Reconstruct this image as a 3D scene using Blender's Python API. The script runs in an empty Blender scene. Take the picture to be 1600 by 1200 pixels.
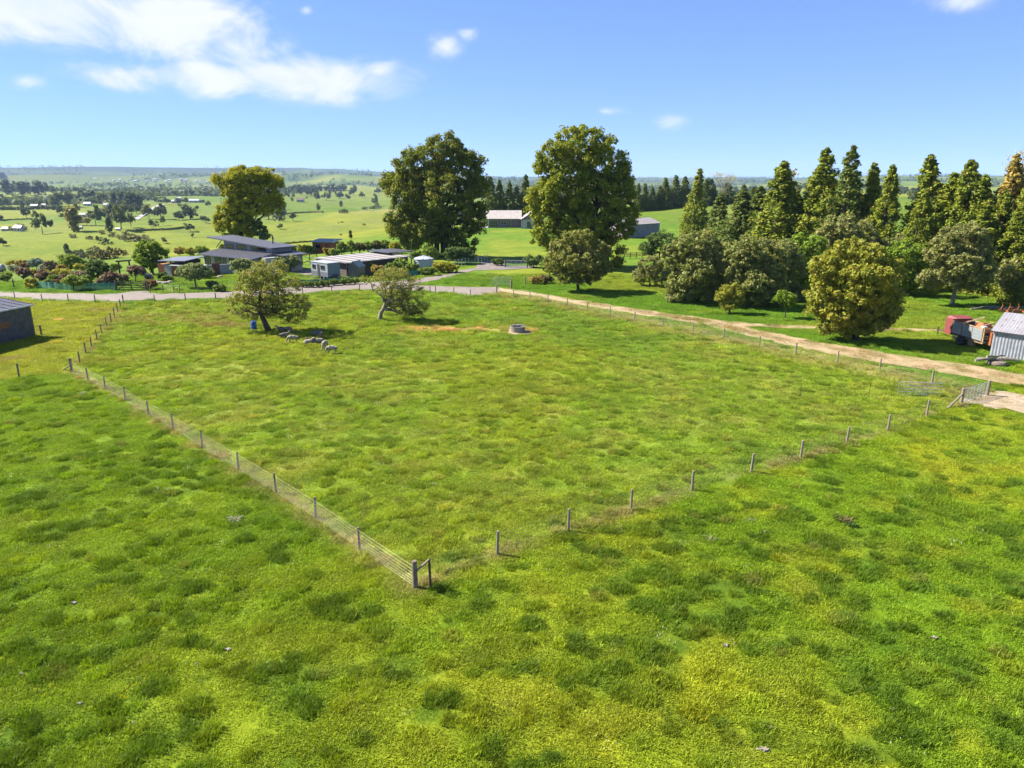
import bpy, bmesh, math, random
import numpy as np
from mathutils import Vector, Matrix
random.seed(7); rng = np.random.default_rng(7)
R = math.radians
sc = bpy.context.scene
C = sc.collection

# ------------------------------------------------------------------ camera
F = 1109.0; PITCH = math.atan(320 / F); H = 16.0          # focal length in photo pixels, drone at 16 m
cam = bpy.data.cameras.new('camera'); camo = bpy.data.objects.new('camera', cam); C.objects.link(camo)
cam.sensor_width = 36; cam.lens = F / 1600 * 36; cam.clip_start = 0.5; cam.clip_end = 40000
camo.location = (0, 0, H); camo.rotation_euler = (math.pi / 2 - PITCH, 0, 0)
sc.camera = camo

# ------------------------------------------------------------------ light
SUN_EL = R(42); SUN_DIR = Vector((-0.95, 0.31, 0)).normalized()   # horizontal direction towards the sun
sd = Vector((SUN_DIR.x * math.cos(SUN_EL), SUN_DIR.y * math.cos(SUN_EL), math.sin(SUN_EL)))
sun = bpy.data.lights.new('sun', 'SUN'); suno = bpy.data.objects.new('sun', sun); C.objects.link(suno)
sun.energy = 4.6; sun.angle = R(0.53); sun.color = (1.0, 0.94, 0.84)
suno.rotation_euler = sd.to_track_quat('Z', 'Y').to_euler()
suno.location = (0, 0, 60)
sc.view_settings.view_transform = 'Standard'; sc.view_settings.look = 'None'
sc.view_settings.exposure = 1.72; sc.view_settings.gamma = 1.0; sc.view_settings.use_curve_mapping = False
sc.cycles.use_denoising = True
sc.cycles.max_bounces = 6; sc.cycles.diffuse_bounces = 3; sc.cycles.transparent_max_bounces = 6
sc.cycles.volume_bounces = 0

world = bpy.data.worlds.new('World'); sc.world = world; world.use_nodes = True

class NT:
    """small helper round a node tree"""
    def __init__(s, nt): s.nt = nt; s.n = nt.nodes; s.l = nt.links
    def new(s, t, **kw):
        nd = s.n.new(t)
        for k, v in kw.items(): setattr(nd, k, v)
        return nd
    def put(s, sock, v):
        if v is None: return
        if isinstance(v, bpy.types.NodeSocket): s.l.new(v, sock)
        else: sock.default_value = v
    def m(s, op, a, b=None, c=None, clamp=False):
        nd = s.new('ShaderNodeMath', operation=op); nd.use_clamp = clamp
        for i, v in enumerate((a, b, c)): s.put(nd.inputs[i], v)
        return nd.outputs[0]
    def mix(s, f, a, b, bt='MIX'):
        nd = s.new('ShaderNodeMix', data_type='RGBA', blend_type=bt)
        s.put(nd.inputs[0], f); s.put(nd.inputs[6], a if not isinstance(a, tuple) else (*a[:3], 1)); s.put(nd.inputs[7], b if not isinstance(b, tuple) else (*b[:3], 1))
        return nd.outputs[2]
    def noise(s, vec, scale, detail=3, rough=0.55, dist=0.0):
        nd = s.new('ShaderNodeTexNoise'); s.put(nd.inputs['Vector'], vec); nd.inputs['Scale'].default_value = scale
        nd.inputs['Detail'].default_value = detail; nd.inputs['Roughness'].default_value = rough; nd.inputs['Distortion'].default_value = dist
        return nd.outputs['Fac']
    def ramp(s, f, lo, hi):
        nd = s.new('ShaderNodeMapRange'); nd.interpolation_type = 'SMOOTHSTEP'; s.put(nd.inputs[0], f)
        nd.inputs[1].default_value = lo; nd.inputs[2].default_value = hi
        return nd.outputs[0]

def build_world():
    t = NT(world.node_tree); t.n.clear()
    out = t.new('ShaderNodeOutputWorld'); bg = t.new('ShaderNodeBackground')
    sky = t.new('ShaderNodeTexSky', sky_type='NISHITA'); sky.sun_disc = False
    sky.sun_elevation = SUN_EL; sky.sun_rotation = math.atan2(SUN_DIR.x, SUN_DIR.y)
    sky.altitude = 100; sky.air_density = 0.6; sky.dust_density = 0.0; sky.ozone_density = 4.0
    gm = t.new('ShaderNodeGamma'); t.l.new(sky.outputs[0], gm.inputs[0]); gm.inputs[1].default_value = 0.57
    tint = t.mix(1.0, gm.outputs[0], SKY_TINT, 'MULTIPLY')
    tc = t.new('ShaderNodeTexCoord'); d = tc.outputs['Generated']
    sx = t.new('ShaderNodeSeparateXYZ'); t.l.new(d, sx.inputs[0])
    az = t.m('ARCTAN2', sx.outputs[0], sx.outputs[1]); el = t.m('ARCSINE', sx.outputs[2])
    # cloud shapes live in (azimuth, elevation); noise frays them
    cv = t.new('ShaderNodeCombineXYZ'); t.l.new(az, cv.inputs[0]); t.put(cv.inputs[1], el)
    mp = t.new('ShaderNodeMapping'); t.l.new(cv.outputs[0], mp.inputs[0]); mp.inputs['Scale'].default_value = (1, 1.7, 1)
    n1 = t.noise(mp.outputs[0], 11.0, 7, 0.62, 0.5)
    fr = t.m('MULTIPLY', t.m('SUBTRACT', n1, 0.5), 2.6)
    # centre azimuth/elevation (deg), half sizes (deg), strength
    blobs = [(-31, 10.2, 7.5, 2.1, 1.1), (-24, 9.9, 7.0, 2.3, 1.05), (-19.5, 8.6, 4.2, 1.9, .8), (-15, 6.9, 7.0, 1.45, 1.1), (-21, 6.7, 5.0, 1.3, 1.0), (-27, 6.6, 4.0, .95, .9), (-9.8, 7.6, 2.4, 1.2, .7),
             (-5.0, 9.3, 2.4, 1.7, .42), (-14.8, 11.3, 1.3, .8, .36), (29.6, 10.9, 2.8, 1.0, .8), (11.8, 4.0, 2.6, 1.1, .34), (7.2, 4.9, 2.4, .7, .36), (-32.5, 6.0, 3.0, 1.2, .3), (-35, 11.5, 8, 2.0, 1.1), (-3.2, 10.2, 2.0, 1.2, .30)]
    b = None
    for a, e, ra, re_, s in blobs:
        q = t.new('ShaderNodeMapping'); t.l.new(cv.outputs[0], q.inputs[0]); q.inputs['Scale'].default_value = (1 / R(ra), 1 / R(re_), 1); q.inputs['Location'].default_value = (-a / ra, -e / re_, 0)
        ln = t.new('ShaderNodeVectorMath', operation='LENGTH'); t.l.new(q.outputs[0], ln.inputs[0])
        v = t.m('SUBTRACT', s, ln.outputs['Value']); b = v if b is None else t.m('MAXIMUM', b, v)
    # the same broken fair-weather cloud elsewhere round the sky
    far = t.m('MULTIPLY', t.m('SUBTRACT', t.noise(mp.outputs[0], 2.3, 2, 0.5), 0.60), 5.0)
    b = t.m('MAXIMUM', b, t.m('SUBTRACT', far, t.m('MULTIPLY', t.ramp(t.m('ABSOLUTE', az), .95, .75), 2.0)))
    dens = t.m('MULTIPLY', t.m('MULTIPLY', t.ramp(t.m('ADD', b, fr), -0.35, 0.75), t.ramp(b, -0.55, 0.25)), 0.93)
    ccol = t.mix(t.ramp(n1, .35, .65), CLOUD_A, CLOUD_B)
    col = t.mix(dens, tint, ccol)
    t.l.new(col, bg.inputs[0]); bg.inputs[1].default_value = SKY_STR; t.l.new(bg.outputs[0], out.inputs[0])
    world.cycles.sampling_method = 'MANUAL'; world.cycles.sample_map_resolution = 512
HAZE = 5.2e-5
SKY_STR = 0.062; SKY_TINT = (1.02, 1.35, 2.1); CLOUD_A = (4.2, 4.6, 5.2); CLOUD_B = (5.0, 5.1, 5.4)
build_world()

# ------------------------------------------------------------------ numpy noise + terrain
_perm = np.random.default_rng(3).random((256, 256))
def vnoise(x, y):
    x = np.asarray(x, float); y = np.asarray(y, float)
    xi = np.floor(x).astype(int); yi = np.floor(y).astype(int); fx = x - xi; fy = y - yi
    fx = fx * fx * (3 - 2 * fx); fy = fy * fy * (3 - 2 * fy)
    g = lambda i, j: _perm[i & 255, j & 255]
    return (g(xi, yi) * (1 - fx) + g(xi + 1, yi) * fx) * (1 - fy) + (g(xi, yi + 1) * (1 - fx) + g(xi + 1, yi + 1) * fx) * fy
def fbm(x, y, o=4):
    s = 0; a = 0.5; t = 0
    for i in range(o):
        s = s + a * vnoise(x * 2 ** i + 17.3 * i, y * 2 ** i + 9.1 * i); t += a; a *= 0.5
    return s / t
def sstep(v, a, b):
    v = np.clip((v - a) / (b - a), 0, 1); return v * v * (3 - 2 * v)
def hgt(x, y):
    x = np.asarray(x, float); y = np.asarray(y, float)
    d = np.hypot(x, y)
    q = (y - 165) * 0.45 + (-x - 30) * 0.9
    z = -27 * sstep(q, 0, 260)
    far = sstep(d, 260, 900)
    z = z - 9 * sstep(d, 420, 1500) * (1 - sstep(q, 0, 260))
    z = z + far * 13 * (fbm(x / 340 + 3, y / 340 + 5, 3) - 0.5) * (1 + sstep(d, 1200, 3500) * 1.6)
    z = z + sstep(d, 230, 480) * 20 * (fbm(x / 150 + 8, y / 150 + 1, 3) - 0.5)
    z = z + 0.22 * (fbm(x / 14, y / 14, 3) - 0.5) * (1 - far)
    # grassy knoll beyond the garden and the rise behind the back house
    z = z + 4.2 * np.exp(-(((x + 141) / 42) ** 2 + ((y - 210) / 26) ** 2))
    z = z + 5.0 * np.exp(-(((x - 95) / 90) ** 2 + ((y - 395) / 110) ** 2))
    z = z + 4.0 * np.exp(-(((x + 45) / 60) ** 2 + ((y - 330) / 80) ** 2))
    # far ranges
    az = np.degrees(np.arctan2(x, y))
    ridge = 150 - 90 * sstep(az, -16, 2) + 26 * (fbm(az / 5 + 40, d * 0 + 2.5, 4) - 0.5)
    ridge2 = 88 - 42 * sstep(az, -16, 2) + 22 * (fbm(az / 3.2 + 11, d * 0 + 7.5, 4) - 0.5)
    z = z + ridge * sstep(d, 6200, 8400) * (0.85 + 0.3 * fbm(x / 900, y / 900, 3))
    z = z + ridge2 * np.exp(-((d - 5200 - 500 * np.sin(az / 7)) / 650) ** 2) * 0.75
    return z
def hz(x, y): return float(hgt(x, y))
def ray(px, py):
    x = (px - 800) / F; y = -(py - 600) / F
    return (x, math.cos(PITCH) + y * math.sin(PITCH), -math.sin(PITCH) + y * math.cos(PITCH))
def G(px, py):
    """photo pixel -> point on the terrain"""
    d = ray(px, py); t = 14.0; prev = t
    while t < 12000:
        if H + d[2] * t < hz(d[0] * t, d[1] * t): break
        prev = t; t *= 1.02
    for _ in range(18):
        m = (prev + t) / 2
        if H + d[2] * m < hz(d[0] * m, d[1] * m): t = m
        else: prev = m
    return Vector((d[0] * t, d[1] * t, hz(d[0] * t, d[1] * t)))
def PY(px, py, y):
    """photo pixel -> point in the plane at distance y"""
    d = ray(px, py); t = y / d[1]; return Vector((d[0] * t, y, H + d[2] * t))
def PZ(px, py, z):
    d = ray(px, py); t = (z - H) / d[2]; return Vector((d[0] * t, d[1] * t, z))
def mpp(p):
    """metres per photo pixel at a point"""
    return (p[1] * math.cos(PITCH) - (p[2] - H) * math.sin(PITCH)) / F

# ------------------------------------------------------------------ materials
MATS = {}
def base_mat(name):
    m = bpy.data.materials.new(name); m.use_nodes = True; t = NT(m.node_tree); t.n.clear()
    out = t.new('ShaderNodeOutputMaterial'); p = t.new('ShaderNodeBsdfPrincipled'); t.l.new(p.outputs[0], out.inputs[0])
    return m, t, p, out
def mat(name, col, rough=0.8, metal=0.0, var=0.25, scale=3.0, bump=0.0, col2=None, streak=None):
    if name in MATS: return MATS[name]
    m, t, p, out = base_mat(name)
    g = t.new('ShaderNodeNewGeometry'); v = g.outputs['Position']
    if streak:
        mp = t.new('ShaderNodeMapping'); t.l.new(v, mp.inputs[0]); mp.inputs['Scale'].default_value = streak; v = mp.outputs[0]
    n = t.noise(v, scale, 5, 0.6)
    c2 = col2 or tuple(c * (1 - var * 1.6) for c in col)
    c = t.mix(t.ramp(n, 0.35, 0.7), col, c2)
    n2 = t.noise(v, scale * 7, 3, 0.6)
    c = t.mix(0.6, c, t.mix(n2, (1 - var,) * 3, (1 + var * .5,) * 3), 'MULTIPLY')
    t.l.new(c, p.inputs['Base Color']); p.inputs['Roughness'].default_value = rough; p.inputs['Metallic'].default_value = metal
    if bump:
        b = t.new('ShaderNodeBump'); b.inputs['Strength'].default_value = bump; t.l.new(n2, b.inputs['Height']); t.l.new(b.outputs[0], p.inputs['Normal'])
    MATS[name] = m; return m
def leaf_mat(name, a, b, c=None, nscale=0.35, trans=0.36):
    """foliage: colour differs leaf by leaf and clump by clump"""
    if name in MATS: return MATS[name]
    m, t, p, out = base_mat(name)
    g = t.new('ShaderNodeNewGeometry')
    r = g.outputs['Random Per Island']; n = t.noise(g.outputs['Position'], nscale, 3, 0.6)
    f = t.m('ADD', t.m('MULTIPLY', r, 0.55), t.m('MULTIPLY', t.ramp(n, 0.3, 0.7), 0.5), clamp=True)
    col = t.mix(f, a, b)
    if c: col = t.mix(t.ramp(r, 0.86, 0.99), col, c)
    t.l.new(col, p.inputs['Base Color']); p.inputs['Roughness'].default_value = 0.65
    p.inputs['Specular IOR Level'].default_value = 0.16
    tr = t.new('ShaderNodeBsdfTranslucent'); t.l.new(t.mix(1.0, col, (1.25, 1.2, .6), 'MULTIPLY'), tr.inputs[0])
    mx = t.new('ShaderNodeMixShader'); mx.inputs[0].default_value = trans
    t.l.new(p.outputs[0], mx.inputs[1]); t.l.new(tr.outputs[0], mx.inputs[2]); t.l.new(mx.outputs[0], out.inputs[0])
    MATS[name] = m; return m
def glass_mat(name='window_glass', col=(0.015, 0.02, 0.025)):
    if name in MATS: return MATS[name]
    m, t, p, out = base_mat(name); p.inputs['Base Color'].default_value = (*col, 1); p.inputs['Roughness'].default_value = 0.06
    p.inputs['Specular IOR Level'].default_value = 0.8; MATS[name] = m; return m

# ------------------------------------------------------------------ mesh helpers
class MB:
    def __init__(s): s.v = []; s.f = []
    def add(s, vs, fs):
        o = len(s.v); s.v += [tuple(v) for v in vs]; s.f += [tuple(i + o for i in f) for f in fs]; return s
    def box(s, x0, y0, z0, x1, y1, z1):
        return s.add([(x0, y0, z0), (x1, y0, z0), (x1, y1, z0), (x0, y1, z0), (x0, y0, z1), (x1, y0, z1), (x1, y1, z1), (x0, y1, z1)],
                     [(0, 3, 2, 1), (4, 5, 6, 7), (0, 1, 5, 4), (1, 2, 6, 5), (2, 3, 7, 6), (3, 0, 4, 7)])
    def hexa(s, b, t):
        """8 corners: bottom ring b, top ring t (ccw seen from above)"""
        return s.add(list(b) + list(t), [(0, 3, 2, 1), (4, 5, 6, 7), (0, 1, 5, 4), (1, 2, 6, 5), (2, 3, 7, 6), (3, 0, 4, 7)])
    def slab(s, q, th):
        """quad q (4 pts ccw from above) thickened downward"""
        q = [Vector(p) for p in q]; return s.hexa([p - Vector((0, 0, th)) for p in q], q)
    def bar(s, a, b, w, h=None):
        a = Vector(a); b = Vector(b); h = h or w; d = (b - a).normalized()
        up = Vector((0, 0, 1)) if abs(d.z) < 0.95 else Vector((0, 1, 0))
        r = d.cross(up).normalized() * w / 2; u = r.normalized().cross(d) * h / 2
        return s.hexa([a - r - u, a + r - u, b + r - u, b - r - u], [a - r + u, a + r + u, b + r + u, b - r + u])
    def tube(s, pts, rad, n=6, cap=True):
        pts = [Vector(p) for p in pts]; rad = rad if hasattr(rad, '__len__') else [rad] * len(pts)
        rings = []
        for i, p in enumerate(pts):
            d = (pts[min(i + 1, len(pts) - 1)] - pts[max(i - 1, 0)])
            d = d.normalized() if d.length > 1e-9 else Vector((0, 0, 1))
            up = Vector((0, 1, 0)) if abs(d.z) > 0.7 else Vector((0, 0, 1))
            r = d.cross(up).normalized(); u = r.cross(d)
            rings.append([p + (r * math.cos(2 * math.pi * k / n) + u * math.sin(2 * math.pi * k / n)) * rad[i] for k in range(n)])
        o = len(s.v)
        for r_ in rings: s.v += [tuple(v) for v in r_]
        for i in range(len(rings) - 1):
            for k in range(n):
                a = o + i * n + k; b = o + i * n + (k + 1) % n; s.f.append((a, b, b + n, a + n))
        if cap:
            s.f.append(tuple(o + k for k in range(n))[::-1]); s.f.append(tuple(o + (len(rings) - 1) * n + k for k in range(n)))
        return s
    def lathe(s, prof, n=20, c=(0, 0, 0)):
        o = len(s.v)
        for r, z in prof:
            for k in range(n): s.v.append((c[0] + r * math.cos(2 * math.pi * k / n), c[1] + r * math.sin(2 * math.pi * k / n), c[2] + z))
        for i in range(len(prof) - 1):
            for k in range(n):
                a = o + i * n + k; b = o + i * n + (k + 1) % n; s.f.append((a, b, b + n, a + n))
        s.f.append(tuple(o + k for k in range(n))[::-1]); s.f.append(tuple(o + (len(prof) - 1) * n + k for k in range(n)))
        return s
    def mesh(s, name, m, smooth=False):
        me = bpy.data.meshes.new(name); me.from_pydata(s.v, [], s.f); me.update()
        if m: me.materials.append(m)
        if smooth: me.polygons.foreach_set('use_smooth', [True] * len(me.polygons))
        return me
    def build(s, name, m, parent=None, smooth=False):
        return link(name, s.mesh(name, m, smooth), parent)
def link(name, me, parent=None, loc=None):
    o = bpy.data.objects.new(name, me); C.objects.link(o)
    if parent: o.parent = parent
    if loc is not None: o.location = loc
    return o
def thing(name, label, cat, loc=(0, 0, 0), rz=0, group=None):
    o = bpy.data.objects.new(name, None); C.objects.link(o); o.location = loc; o.rotation_euler = (0, 0, rz); o.empty_display_size = 0.3
    tag(o, label, cat, group); return o
def tag(o, label, cat, group=None):
    o['label'] = label; o['category'] = cat
    if group: o['group'] = group
    return o
def struct(o): o['kind'] = 'structure'; return o
def children(o): return [c for c in bpy.data.objects if c.parent == o]
def copy_tree(root, loc, rz, label=None, group=None, scale=None):
    r = root.copy(); C.objects.link(r); r.location = loc; r.rotation_euler = (0, 0, rz)
    if scale is not None: r.scale = scale if hasattr(scale, '__len__') else (scale,) * 3
    if label: r['label'] = label
    if group: r['group'] = group
    for ch in list(root.children):
        c = ch.copy(); C.objects.link(c); c.parent = r
        for g in ch.children:
            d = g.copy(); C.objects.link(d); d.parent = c
    return r
def np_mesh(name, V, faces_n, m, idx=None):
    """V (N,k,3): N separate k-gons"""
    V = np.asarray(V, np.float32); n = V.shape[0] * V.shape[1]
    me = bpy.data.meshes.new(name); me.vertices.add(n); me.vertices.foreach_set('co', V.reshape(-1))
    me.loops.add(n); me.loops.foreach_set('vertex_index', np.arange(n, dtype=np.int32))
    me.polygons.add(V.shape[0]); me.polygons.foreach_set('loop_start', np.arange(0, n, V.shape[1], dtype=np.int32))
    me.update(calc_edges=True); me.validate()
    if m: me.materials.append(m)
    return me

# ------------------------------------------------------------------ layout lines (photo pixels of post feet)
F_NEARLEFT = [(649, 918), (562, 858), (493.6, 810), (432, 770), (373, 734), (316.6, 699.6), (271.4, 671), (232.8, 649), (196, 626), (164.6, 608.5), (138.4, 595), (112.6, 581)]
F_NEARRIGHT = [(649, 918), (777, 866.6), (888, 829), (986, 796), (1081, 765.5), (1173.7, 737.5), (1251, 714.5), (1322.5, 692.5), (1387, 672), (1447.6, 650), (1501.6, 631)]
F_LEFT = [(112.6, 581), (125, 567.6), (134.4, 553), (143.4, 543.2), (152, 531.5), (159.6, 522), (167, 512), (173.6, 503.6), (179, 495), (184, 487), (188.4, 480.5), (193, 474)]
F_OUT = [(112.6, 581), (30, 589), (-60, 598)]
F_ROAD = [(-20, 465), (23.6, 467), (66, 471), (107, 472), (149, 473), (193, 474), (242, 472.4), (290, 470.6), (337.4, 470), (383, 467.5), (428, 464.5), (473.6, 461), (518.4, 457), (562, 455.5), (605, 455.5), (641, 456.5), (672.4, 457.4), (680.6, 458), (709.4, 460.4), (735, 463.4)]
F_TRACK = [(776, 457.6), (802.6, 463.6), (828, 467), (856, 472.6), (887, 479), (918, 485.7), (953, 493), (991.4, 501), (1035.6, 510.6), (1082.4, 520), (1130.4, 530), (1186.4, 541.6), (1243, 554), (1308, 567), (1374, 580), (1456, 599), (1542, 618)]
def line(pix): return [G(*p) for p in pix]
L_NL, L_NR, L_L, L_O, L_R, L_T = map(line, (F_NEARLEFT, F_NEARRIGHT, F_LEFT, F_OUT, F_ROAD, F_TRACK))
def in_poly(x, y, poly):
    x = np.asarray(x); r = np.zeros(x.shape, bool); n = len(poly)
    for i in range(n):
        x0, y0 = poly[i][0], poly[i][1]; x1, y1 = poly[(i + 1) % n][0], poly[(i + 1) % n][1]
        if y0 == y1: continue
        c = ((y0 > y) != (y1 > y)) & (x < (x1 - x0) * (y - y0) / (y1 - y0) + x0); r ^= c
    return r
def dist_line(x, y, pts):
    d = np.full(np.shape(x), 1e9)
    for a, b in zip(pts[:-1], pts[1:]):
        dx, dy = b[0] - a[0], b[1] - a[1]; L = dx * dx + dy * dy + 1e-9
        t = np.clip(((x - a[0]) * dx + (y - a[1]) * dy) / L, 0, 1)
        d = np.minimum(d, np.hypot(x - a[0] - t * dx, y - a[1] - t * dy))
    return d
PADDOCK = [G(649, 918)] + L_NL[1:] + L_L[1:] + L_R[6:] + L_T + L_NR[::-1][:-1]
LOT = [L_NL[-1], L_O[1], L_O[2], G(-200, 600), G(-200, 466), L_R[0], *L_R[1:6], *L_L[::-1]]
# road and track outlines, in photo pixels
ROAD_PX = [(-60, 457), (0, 453), (60, 457), (120, 458), (180, 459), (205, 456), (225, 454), (240, 458.5), (290, 458.5), (340, 457), (400, 453), (450, 449), (520, 443.5), (560, 442), (600, 440), (640, 437.5), (670, 433), (700, 428), (722, 422.5), (742, 419.6), (742, 423), (700, 434), (672, 440), (655, 443), (650, 446), (700, 447.3), (745, 448.5), (776, 449), (783, 455), (774, 459.5), (752, 462), (735, 461.5), (709, 458.5), (672, 455.2), (605, 453.5), (562, 453.2), (518, 454.5), (473, 458.5), (428, 462), (383, 465), (337, 467.5), (290, 468.2), (242, 469.8), (193, 471), (149, 470.3), (107, 469), (66, 468.5), (24, 464.5), (-60, 462)]
DRIVE_PX = [(742, 419.6), (746, 413), (757, 408), (778, 406.5), (790, 411), (790, 416), (838, 415.5), (838, 419), (800, 421), (742, 423)]
TRACK_PX = [(776, 449.5), (810, 453), (835, 456.5), (865, 462), (915, 470), (960, 477), (1030, 487.5), (1100, 497.5), (1140, 503), (1180, 506), (1280, 510), (1370, 512), (1470, 514.5), (1560, 517), (1560, 521), (1470, 518.6), (1370, 517), (1280, 515), (1200, 512.2), (1165, 511), (1205, 519), (1280, 534), (1360, 547.5), (1440, 560.5), (1520, 573), (1660, 596), (1860, 628), (1860, 655), (1660, 616), (1600, 605), (1520, 591), (1440, 578), (1360, 565), (1280, 550.5), (1205, 534), (1140, 517.5), (1100, 508.5), (1030, 497), (960, 486), (915, 477.5), (865, 469), (835, 462.5), (800, 458.5), (783, 455)]
BARE_PX = [(1504, 633), (1514, 624), (1535, 621), (1550, 613), (1572, 612), (1600, 618), (1680, 628), (1680, 668), (1600, 649), (1574, 640), (1548, 641), (1528, 634)]
def px_poly(pix): return [PZ(p[0], p[1], 0) for p in pix]
CENTRE = px_poly([(900, 470.5), (960, 481), (1030, 492), (1100, 502.5), (1205, 526), (1280, 542), (1360, 556), (1440, 569), (1520, 582), (1660, 606), (1860, 641)])
ROADS = [px_poly(p) for p in (ROAD_PX, DRIVE_PX, TRACK_PX, BARE_PX)]
VALLEY_ROAD = [(213, 343), (222, 337), (231, 331), (240, 325.5), (247, 321.5), (256, 319.5)]

FG_BASE = np.array((0.102, 0.160, 0.006)); FG_DARK = np.array((0.044, 0.084, 0.005)); FG_YEL = np.array((0.178, 0.190, 0.010))
MID = np.array((0.128, 0.178, 0.014)); STRAW = np.array((0.25, 0.215, 0.060)); MOWN = np.array((0.160, 0.178, 0.014)); LAWN = np.array((0.076, 0.146, 0.009))
def lerp(a, b, f): return a + (b - a) * np.asarray(f)[..., None]
def patch_field(x, y):
    """where the rank dark-green tufts grow (0..1)"""
    u = x * 0.92 + y * 0.38; v = -x * 0.38 + y * 0.92
    return sstep(fbm(u / 1.15 + 4, v / 0.7 + 2, 3) * 0.72 + fbm(x / 7, y / 7, 3) * 0.28, 0.49, 0.66)
def ground_colour(x, y):
    x = np.asarray(x, float); y = np.asarray(y, float); d = np.hypot(x, y)
    pad = in_poly(x, y, PADDOCK); lot = in_poly(x, y, LOT)
    big = fbm(x / 16 + 7, y / 16 + 3, 3); med = fbm(x / 3.1 + 1, y / 2.2 + 6, 4); p = patch_field(x, y)
    fg = lerp(np.broadcast_to(FG_BASE, (*x.shape, 3)), FG_YEL, np.clip((sstep(med, .45, .72) * .55 + sstep(big, .45, .7) * .45) * (0.35 + 0.65 * sstep(x, -14, 10)), 0, 1))
    fg = lerp(fg, FG_DARK, p * 0.78)
    mid = lerp(np.broadcast_to(MID, (*x.shape, 3)), STRAW, sstep(med, .4, .85) * .34)
    mid = lerp(mid, FG_YEL * .95, sstep(big, .48, .7) * .38)
    mid = lerp(mid, FG_DARK * 1.25, sstep(fbm(x / .95 + 30, y / .7 + 4, 3), .48, .74) * .55 * (1 - .5 * sstep(y, 45, 75)))
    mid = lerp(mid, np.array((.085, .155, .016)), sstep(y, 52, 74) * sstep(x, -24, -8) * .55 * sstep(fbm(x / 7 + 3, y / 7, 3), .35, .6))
    mown = lerp(np.broadcast_to(MOWN, (*x.shape, 3)), np.array((.125, .165, .015)), sstep(big, .42, .62) * .65)
    mown = lerp(mown, np.array((.24, .20, .05)), sstep(med, .60, .78) * .4)
    lawn = lerp(np.broadcast_to(LAWN, (*x.shape, 3)), np.array((.125, .165, .015)), sstep(fbm(x / 5.1 + 1, y / 5.2 + 6, 4), .35, .75) * .6)
    lawn = lerp(lawn, np.array((.16, .18, .017)), sstep(big, .5, .7) * .6)
    # valley fields: patchwork
    cx = np.floor((x + 60 * fbm(x / 170, y / 170, 2)) / 190); cy = np.floor((y + 0.35 * x) / (150 + y * .06))
    cell = _perm[(cx.astype(int) * 7 + 31) & 255, (cy.astype(int) * 13 + 5) & 255]
    val = lerp(np.broadcast_to(np.array((.080, .130, .010)), (*x.shape, 3)), np.array((.170, .180, .018)), cell)
    val = lerp(val, np.array((.19, .165, .055)), (cell > .9) * .7)
    val = lerp(val, np.array((.12, .14, .03)), sstep(fbm(x / 45, y / 45, 4), .5, .7) * .5)
    val = lerp(val, np.array((.045, .075, .022)), sstep(fbm(x / 420 + 9, y / 420 + 2, 4), .52, .64) * sstep(d, 1500, 2600) * .85)
    val = lerp(val, np.array((.020, .034, .020)), sstep(d, 4000, 6000) * (.55 + .4 * sstep(fbm(x / 500 + 9, y / 500, 4), .42, .58)))
    # in front of the two near fences
    out = lawn; fgm = (y < 62) & ~pad & ~lot & (dist_line(x, y, L_T) > 0.2)
    front = fgm & ((y < 25.6 + np.abs(x + 4) * 0.72) | (y < 48) | (x < -20))
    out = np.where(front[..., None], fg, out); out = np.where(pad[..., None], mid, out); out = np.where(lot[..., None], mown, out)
    out = lerp(out, val, sstep(np.where(x < 0, (y - 165) * 0.45 + (-x - 30) * 0.9, d - 215), 18, 60))
    # trodden, sprayed strips under the wires; browned verge of the track
    jit = fbm(x / 1.1, y / 1.1, 3)
    for ln, w in ((L_NL, .75), (L_NR, .55), (L_L, .45)):
        dl = dist_line(x, y, ln); out = lerp(out, np.array((.185, .155, .062)), sstep(-dl, -w, -w * .25) * sstep(jit, .25, .6) * .8)
    dt = dist_line(x, y, L_T); out = lerp(out, np.array((.185, .170, .055)), sstep(-dt, -3.4, -.8) * sstep(jit, .22, .55) * .85)
    for (ax, ay, rx, ry, k) in ((-7.2, 77.6, 6.0, 1.3, 1), (-1.6, 77.2, 3.5, 1.2, 1), (-8.5, 76.3, 4, .7, .9), (0.9, 76.2, 1.9, 1.9, .9), (-51, 89.6, 4.5, 1.2, .8), (-41, 84, 9, 4.2, .55), (-46, 63.5, 3, 1.5, .7), (-33, 80, 4, 2, .8), (-52.8, 82.5, 1.4, .5, 1)):
        e = ((x - ax) / rx) ** 2 + ((y - ay) / ry) ** 2; out = lerp(out, np.array((.33, .215, .10)) if k > .85 else np.array((.17, .13, .055)), sstep(-e, -1.3, -.3) * sstep(jit, .30, .55) * k)
    return out

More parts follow.
